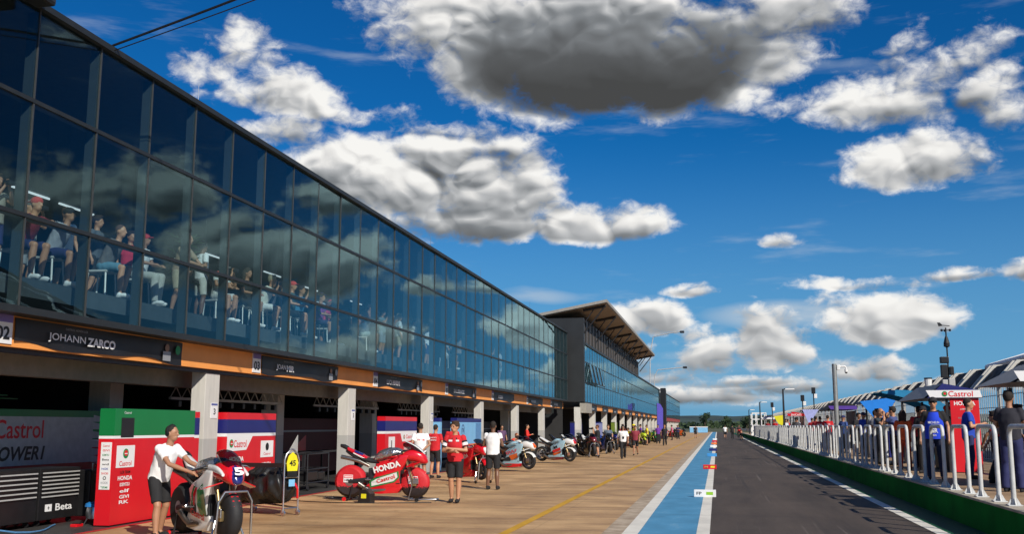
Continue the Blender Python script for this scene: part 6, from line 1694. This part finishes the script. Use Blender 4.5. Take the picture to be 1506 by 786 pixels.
# --- spectators behind the glass
def stool(x, y, face, label):
    t = thing('bar_stool', label, 'stool', (x, y, 4.0), R(face), 'stools in the glass hall')
    MB().bbox(-.2, .2, -.2, .2, .52, .565, .02).build('seat', GREYP, t)
    for sx in (-1, 1):
        for sy in (-1, 1): MB().cyl((sx * .17, sy * .17, .52), (sx * .20, sy * .20, 0), .016, n=6).build('leg', WHITE, t)
SP = [
 # y, x, pose, h, skin, hair, hair colour, top, sleeve, bottom, shoes, face, label
 (13.75, -11.0, 'photo', 1.62, 'tan', 'short', (.03, .02, .01), (.30, .27, .22), .4, C_N, C_W, -10, 'spectator in a grey top holding a camera to the face, first behind the glass'),
 (14.62, -11.15, 'sitlean', 1.76, 'fair', 'capback', (.5, .03, .03), (.22, .02, .04), .6, C_N, C_W, -8, 'spectator in a maroon shirt with a red cap, leaning on the rail'),
 (15.42, -11.15, 'sitlean', 1.76, 'tan', 'cap', C_K, (.35, .36, .40), .6, C_N, C_W, 6, 'spectator with a black cap, navy and white shirt and dark shorts'),
 (16.25, -11.5, 'stand', 1.62, 'fair', 'short', (.05, .02, .01), C_W, .3, C_K, C_K, -20, 'bearded spectator with sunglasses and a white vest'),
 (17.0, -11.15, 'sitlean', 1.76, 'fair', 'crop', (.08, .04, .03), (.13, .12, .12), .6, (.10, .22, .30), C_W, 4, 'spectator in a charcoal shirt and blue shorts, bent far forward'),
 (18.15, -11.15, 'sit', 1.76, 'tan', 'cap', (.55, .05, .05), C_W, .6, (.40, .40, .38), C_W, 2, 'spectator with a red cap, white shirt and grey trousers'),
 (19.0, -11.9, 'stand', 1.72, 'tan', 'short', (.02, .01, .01), (.5, .02, .06), .6, C_K, C_K, -30, 'spectator in a crimson shirt standing farther inside'),
 (20.55, -11.1, 'stand', 1.76, 'brown', 'crop', (.02, .01, .01), C_W, .62, (.55, .54, .50), C_K, 55, 'spectator in a white polo and pale shorts standing beside the plant'),
 (21.55, -11.2, 'sit', 1.76, 'tan', 'short', (.02, .01, .01), (.55, .55, .52), .6, (.5, .5, .48), C_W, -14, 'seated spectator in an off white shirt, right of the standing white polo'),
 (22.1, -11.5, 'sitphoto', 1.78, 'fair', 'cap', (.7, .7, .7), (.25, .25, .26), .6, C_K, C_W, 6, 'seated spectator with a white cap, filming'),
 (22.75, -11.15, 'sit', 1.76, 'tan', 'long', (.03, .02, .01), (.02, .02, .02), .6, C_K, C_W, -10, 'seated spectator with long hair dressed in black'),
 (23.7, -11.15, 'sitlean', 1.78, 'fair', 'short', (.35, .30, .2), (.72, .70, .60), .6, (.72, .72, .7), C_W, 8, 'spectator in a cream shirt and white shorts leaning on the rail'),
 (24.45, -11.3, 'sitphoto', 1.76, 'tan', 'short', (.02, .01, .01), (.10, .10, .12), .6, C_K, C_W, -12, 'spectator in dark clothes with a hand to the face'),
 (25.3, -11.1, 'sit', 1.8, 'fair', 'cap', (.60, .06, .05), (.06, .10, .10), .6, C_K, C_W, 4, 'spectator with a salmon red cap and a dark green shirt'),
 (26.1, -11.2, 'sitphoto', 1.78, 'tan', 'short', (.02, .01, .01), (.05, .20, .35), .6, C_G, C_W, -6, 'spectator in a blue shirt holding a camera up'),
 (27.6, -11.2, 'sit', 1.76, 'tan', 'short', (.02, .01, .01), (.25, .06, .28), .6, C_N, C_W, 0, 'spectator in a purple shirt behind the reflected cloud'),
 (28.6, -11.4, 'sit', 1.76, 'brown', 'cap', (.5, .03, .05), (.5, .05, .15), .6, C_K, C_W, 12, 'spectator in a pink shirt with a dark red cap'),
 (30.2, -11.0, 'bend', 1.70, 'tan', 'short', (.02, .01, .01), (.30, .14, .10), .6, C_K, C_W, 20, 'spectator in brown bending down low'),
 (31.6, -11.2, 'sitphoto', 1.80, 'tan', 'short', (.02, .01, .01), (.10, .14, .20), .6, (.30, .40, .42), C_W, 5, 'spectator in slate with pale teal trousers, taking a picture'),
 (33.4, -11.2, 'photo', 1.66, 'tan', 'long', (.05, .02, .01), (.16, .24, .28), .6, (.18, .26, .34), C_W, -5, 'spectator with long hair standing and taking a picture'),
 (35.3, -11.2, 'stand', 1.72, 'fair', 'short', (.3, .2, .1), (.60, .66, .70), .6, (.35, .33, .25), C_W, 30, 'spectator in a pale blue shirt and khaki shorts'),
 (37.2, -11.2, 'photo', 1.72, 'tan', 'short', (.02, .01, .01), (.50, .52, .54), .6, (.08, .10, .14), C_W, 10, 'spectator in a light grey shirt and charcoal shorts taking a picture'),
 (39.4, -11.3, 'stand', 1.74, 'tan', 'short', (.02, .01, .01), (.62, .64, .66), .6, C_N, C_W, -10, 'spectator in a white shirt and navy shorts, middle of the glass front'),
 (42.0, -11.2, 'sit', 1.76, 'tan', 'short', (.02, .01, .01), (.6, .6, .6), .6, (.6, .6, .6), C_W, 0, 'spectator dressed all in white on a stool'),
 (44.3, -11.2, 'walk', 1.74, 'tan', 'short', (.02, .01, .01), (.35, .25, .2), .6, C_K, C_W, 80, 'spectator in a tan shirt walking along the glass'),
 (47.0, -11.2, 'stand', 1.74, 'fair', 'short', (.02, .01, .01), (.66, .66, .68), .6, C_K, C_W, 20, 'spectator in a white shirt and black shorts far along the glass'),
 (50.5, -11.2, 'photo', 1.74, 'tan', 'short', (.02, .01, .01), (.12, .30, .34), .6, C_K, C_W, 0, 'spectator in a turquoise shirt far along the glass'),
 (53.0, -11.2, 'stand', 1.74, 'tan', 'short', (.02, .01, .01), (.55, .56, .6), .6, (.5, .5, .5), C_W, 10, 'spectator in pale clothes, last one seen in the glass front'),
]
SP += [
 (14.1, -11.9, 'stand', 1.70, 'tan', 'short', (.03, .02, .01), (.55, .56, .58), .6, C_N, C_K, -15, 'spectator in a silver grey shirt standing in the second row at the left edge'),
 (15.9, -12.0, 'photo', 1.72, 'fair', 'capback', (.1, .1, .1), (.62, .60, .55), .6, C_G, C_W, -5, 'spectator with a reversed black cap and a cream shirt in the second row'),
 (17.5, -11.7, 'stand', 1.74, 'tan', 'short', (.02, .01, .01), (.08, .09, .11), .6, C_K, C_K, 8, 'spectator in charcoal standing between the blue shorts and the red cap'),
 (19.5, -11.05, 'leanrail', 1.74, 'tan', 'crop', (.02, .01, .01), (.30, .22, .15), .6, C_KH, C_W, 0, 'spectator in a tan shirt and khaki shorts leaning on the rail under the plant'),
 (21.1, -11.9, 'phone', 1.78, 'fair', 'cap', (.65, .65, .62), (.60, .58, .55), .6, C_K, C_K, -10, 'spectator with a cream cap looking at a phone in the second row'),
 (23.2, -12.0, 'stand', 1.78, 'tan', 'short', (.02, .01, .01), (.58, .10, .08), .6, C_K, C_K, 10, 'spectator in a brick red shirt standing in the second row'),
 (26.8, -11.9, 'photo', 1.76, 'fair', 'short', (.2, .1, .04), (.66, .66, .64), .6, C_K, C_W, 0, 'ginger spectator in a white shirt taking a picture in the second row'),
 (29.3, -11.8, 'stand', 1.74, 'tan', 'cap', (.02, .03, .2), (.30, .32, .36), .6, C_K, C_W, -8, 'spectator with a navy cap and grey shirt in the second row'),
 (32.5, -11.9, 'stand', 1.74, 'brown', 'crop', (.02, .01, .01), (.70, .70, .68), .6, C_N, C_W, 15, 'dark skinned spectator in a white shirt in the second row'),
 (36.3, -11.8, 'leanrail', 1.74, 'tan', 'short', (.02, .01, .01), (.40, .10, .12), .6, C_K, C_W, 0, 'spectator in a dull red shirt leaning on the rail'),
]
for y, x, pose, h, skin, hr, hc, top, sl_, bot, shc, fc, lab in SP:
    t = person(lab, x, y, 4.0, fc, pose, h, skin, hr, hc, top, sl_, bot, pose == 'sit' and bot[0] in (.40, .30), shc)
    if pose.startswith('sit'): stool(x - .05, y, fc, 'stool under the ' + lab.split(',')[0])
    if lab.startswith('bearded'): face_bits(t, 'stand', True)
    if 'photo' in pose:
        w_ = POSES[pose]['arms'][0][1]
        MB().bbox(w_[0] + .02, w_[0] + .12, -.07, .07, w_[2] + .02, w_[2] + .10, .012).build('camera', BLACKP, t)
# potted plant in the hall
t = thing('potted_plant', 'tall green potted plant standing behind the glass', 'potted plant', (-11.1, 19.75, 4.0))
MB().lathe([(.0, 0), (.16, 0), (.22, .4), (.20, .4), (.19, .36), (.0, .36)], 'Z', n=20, closed=False).build('pot', DARK, t, smooth=True)
MB().tube([(0, 0, .36), (.02, .01, .8), (0, .03, 1.25)], .02, 6).build('stem', mat('stem_brown', (.10, .07, .04), .8), t)
rn = random.Random(3); lf = MB()
for k in range(46):
    a_ = rn.uniform(0, 6.28); z_ = rn.uniform(.7, 1.75); r_ = rn.uniform(.15, .42); L_ = rn.uniform(.18, .32)
    p = Vector((r_ * .5 * math.cos(a_), r_ * .5 * math.sin(a_), z_)); d = Vector((math.cos(a_), math.sin(a_), rn.uniform(-.5, .6))).normalized()
    s = d.cross(Vector((0, 0, 1))).normalized() * .055; u = s.cross(d).normalized() * .03
    lf._add([p, p + d * L_ * .5 + s + u, p + d * L_, p + d * L_ * .5 - s + u, p + d * L_ * .5], [(0, 1, 4), (1, 2, 4), (2, 3, 4), (3, 0, 4)])
lf.build('foliage', mat('leaf_green', (.05, .14, .04), .5, var=.3), t)
# ------------------------------------------------------------------ far trees
LEAFM, q, b = node_mat('tree_leaves')
oi = q.new('ShaderNodeObjectInfo').outputs['Random']
pos = q.new('ShaderNodeNewGeometry').outputs['Position']
c = q.mix(q.maprange(q.noise(pos, .8, 3, .6), .35, .65), (.016, .036, .014, 1), (.045, .075, .025, 1))
q.put(b.inputs['Base Color'], c); b.inputs['Roughness'].default_value = .8
BARK = mat('bark', (.09, .065, .045), .9, bump=.4)
def crown_mesh(r, h, n, seed, leaf=.5):
    rn = random.Random(seed); mb = MB()
    clumps = [(Vector((rn.gauss(0, .42) * r, rn.gauss(0, .42) * r, rn.uniform(-.42, .5) * h)), rn.uniform(.28, .5) * r) for _ in range(11)]
    for _ in range(n):
        c, cr = clumps[rn.randrange(len(clumps))]
        d = Vector((rn.gauss(0, 1), rn.gauss(0, 1), rn.gauss(0, 1))).normalized()
        p = c + d * cr * rn.uniform(.55, 1.05)
        a = Vector((rn.gauss(0, 1), rn.gauss(0, 1), rn.gauss(0, 1))).normalized() * leaf * rn.uniform(.6, 1.2)
        b_ = a.cross(d).normalized() * a.length * .6
        mb._add([p - a, p + b_, p + a, p - b_], [(0, 1, 2, 3)])
    return mb.mesh('crown')
CROWNS = [crown_mesh(4.2, 6.5, 700, s, .55) for s in (1, 2, 3)]
for m_ in CROWNS: m_.materials.append(LEAFM)
def tree(x, y, s, k, label, zb=0, wide=1.0):
    t = thing('broadleaf_tree', label, 'tree', (x, y, zb), k * 1.3, 'trees beyond the pit lane', s)
    o = link('crown', CROWNS[k % 3], t); o.location = (0, 0, 6.2); o.scale = (wide, wide, 1)
    tr = MB().tube([(0, 0, 0), (.1, .05, 1.6), (.0, .1, 3.2), (.2, 0, 5.5)], [.32, .26, .2, .08], 8)
    for a_ in range(4): tr.tube([(.05, .05, 2.4 + a_ * .5), (.9 * math.cos(a_ * 1.7), .9 * math.sin(a_ * 1.7), 4 + a_ * .5), (1.9 * math.cos(a_ * 1.7), 1.9 * math.sin(a_ * 1.7), 5.4 + a_ * .4)], [.14, .09, .04], 6)
    tr.build('trunk', BARK, t, smooth=True)
rn = random.Random(11)
tree(-6.5, 560, .85, 0, 'single dark tree standing up against the hills beyond the apron')
labs = ['dark tree at the end of the lane']
spots = [(9, 330), (15, 350), (22, 340), (27, 372), (33, 350), (3.5, 390), (12, 420), (18, 300), (25, 310), (40, 380), (47, 400)]
for k, (x, y) in enumerate(spots):
    tree(x, y, rn.uniform(.34, .62), k, 'dark green tree in the row behind the end of the pit wall', wide=1.2)
# distant belt of woods at the foot of the hills
w = MB()
for k in range(5200):
    x = rn.uniform(-420, 520); y = 640 + rn.uniform(0, 120) + .08 * abs(x)
    hgt_ = 3.6 + 2.2 * noise.noise(Vector((x * .03, y * .03, 0)))
    p = Vector((x, y, rn.uniform(.0, 1.0) ** .7 * hgt_))
    a = Vector((rn.gauss(0, 1), rn.gauss(0, 1), rn.gauss(0, 1))).normalized() * rn.uniform(1.2, 2.6)
    b_ = a.cross(Vector((rn.gauss(0, 1), rn.gauss(0, 1), rn.gauss(0, 1)))).normalized() * a.length * .7
    w._add([p - a, p + b_, p + a, p - b_], [(0, 1, 2, 3)])
tag(w.build('woods', LEAFM), kind='stuff')

bpy.data.scenes.remove(TS)
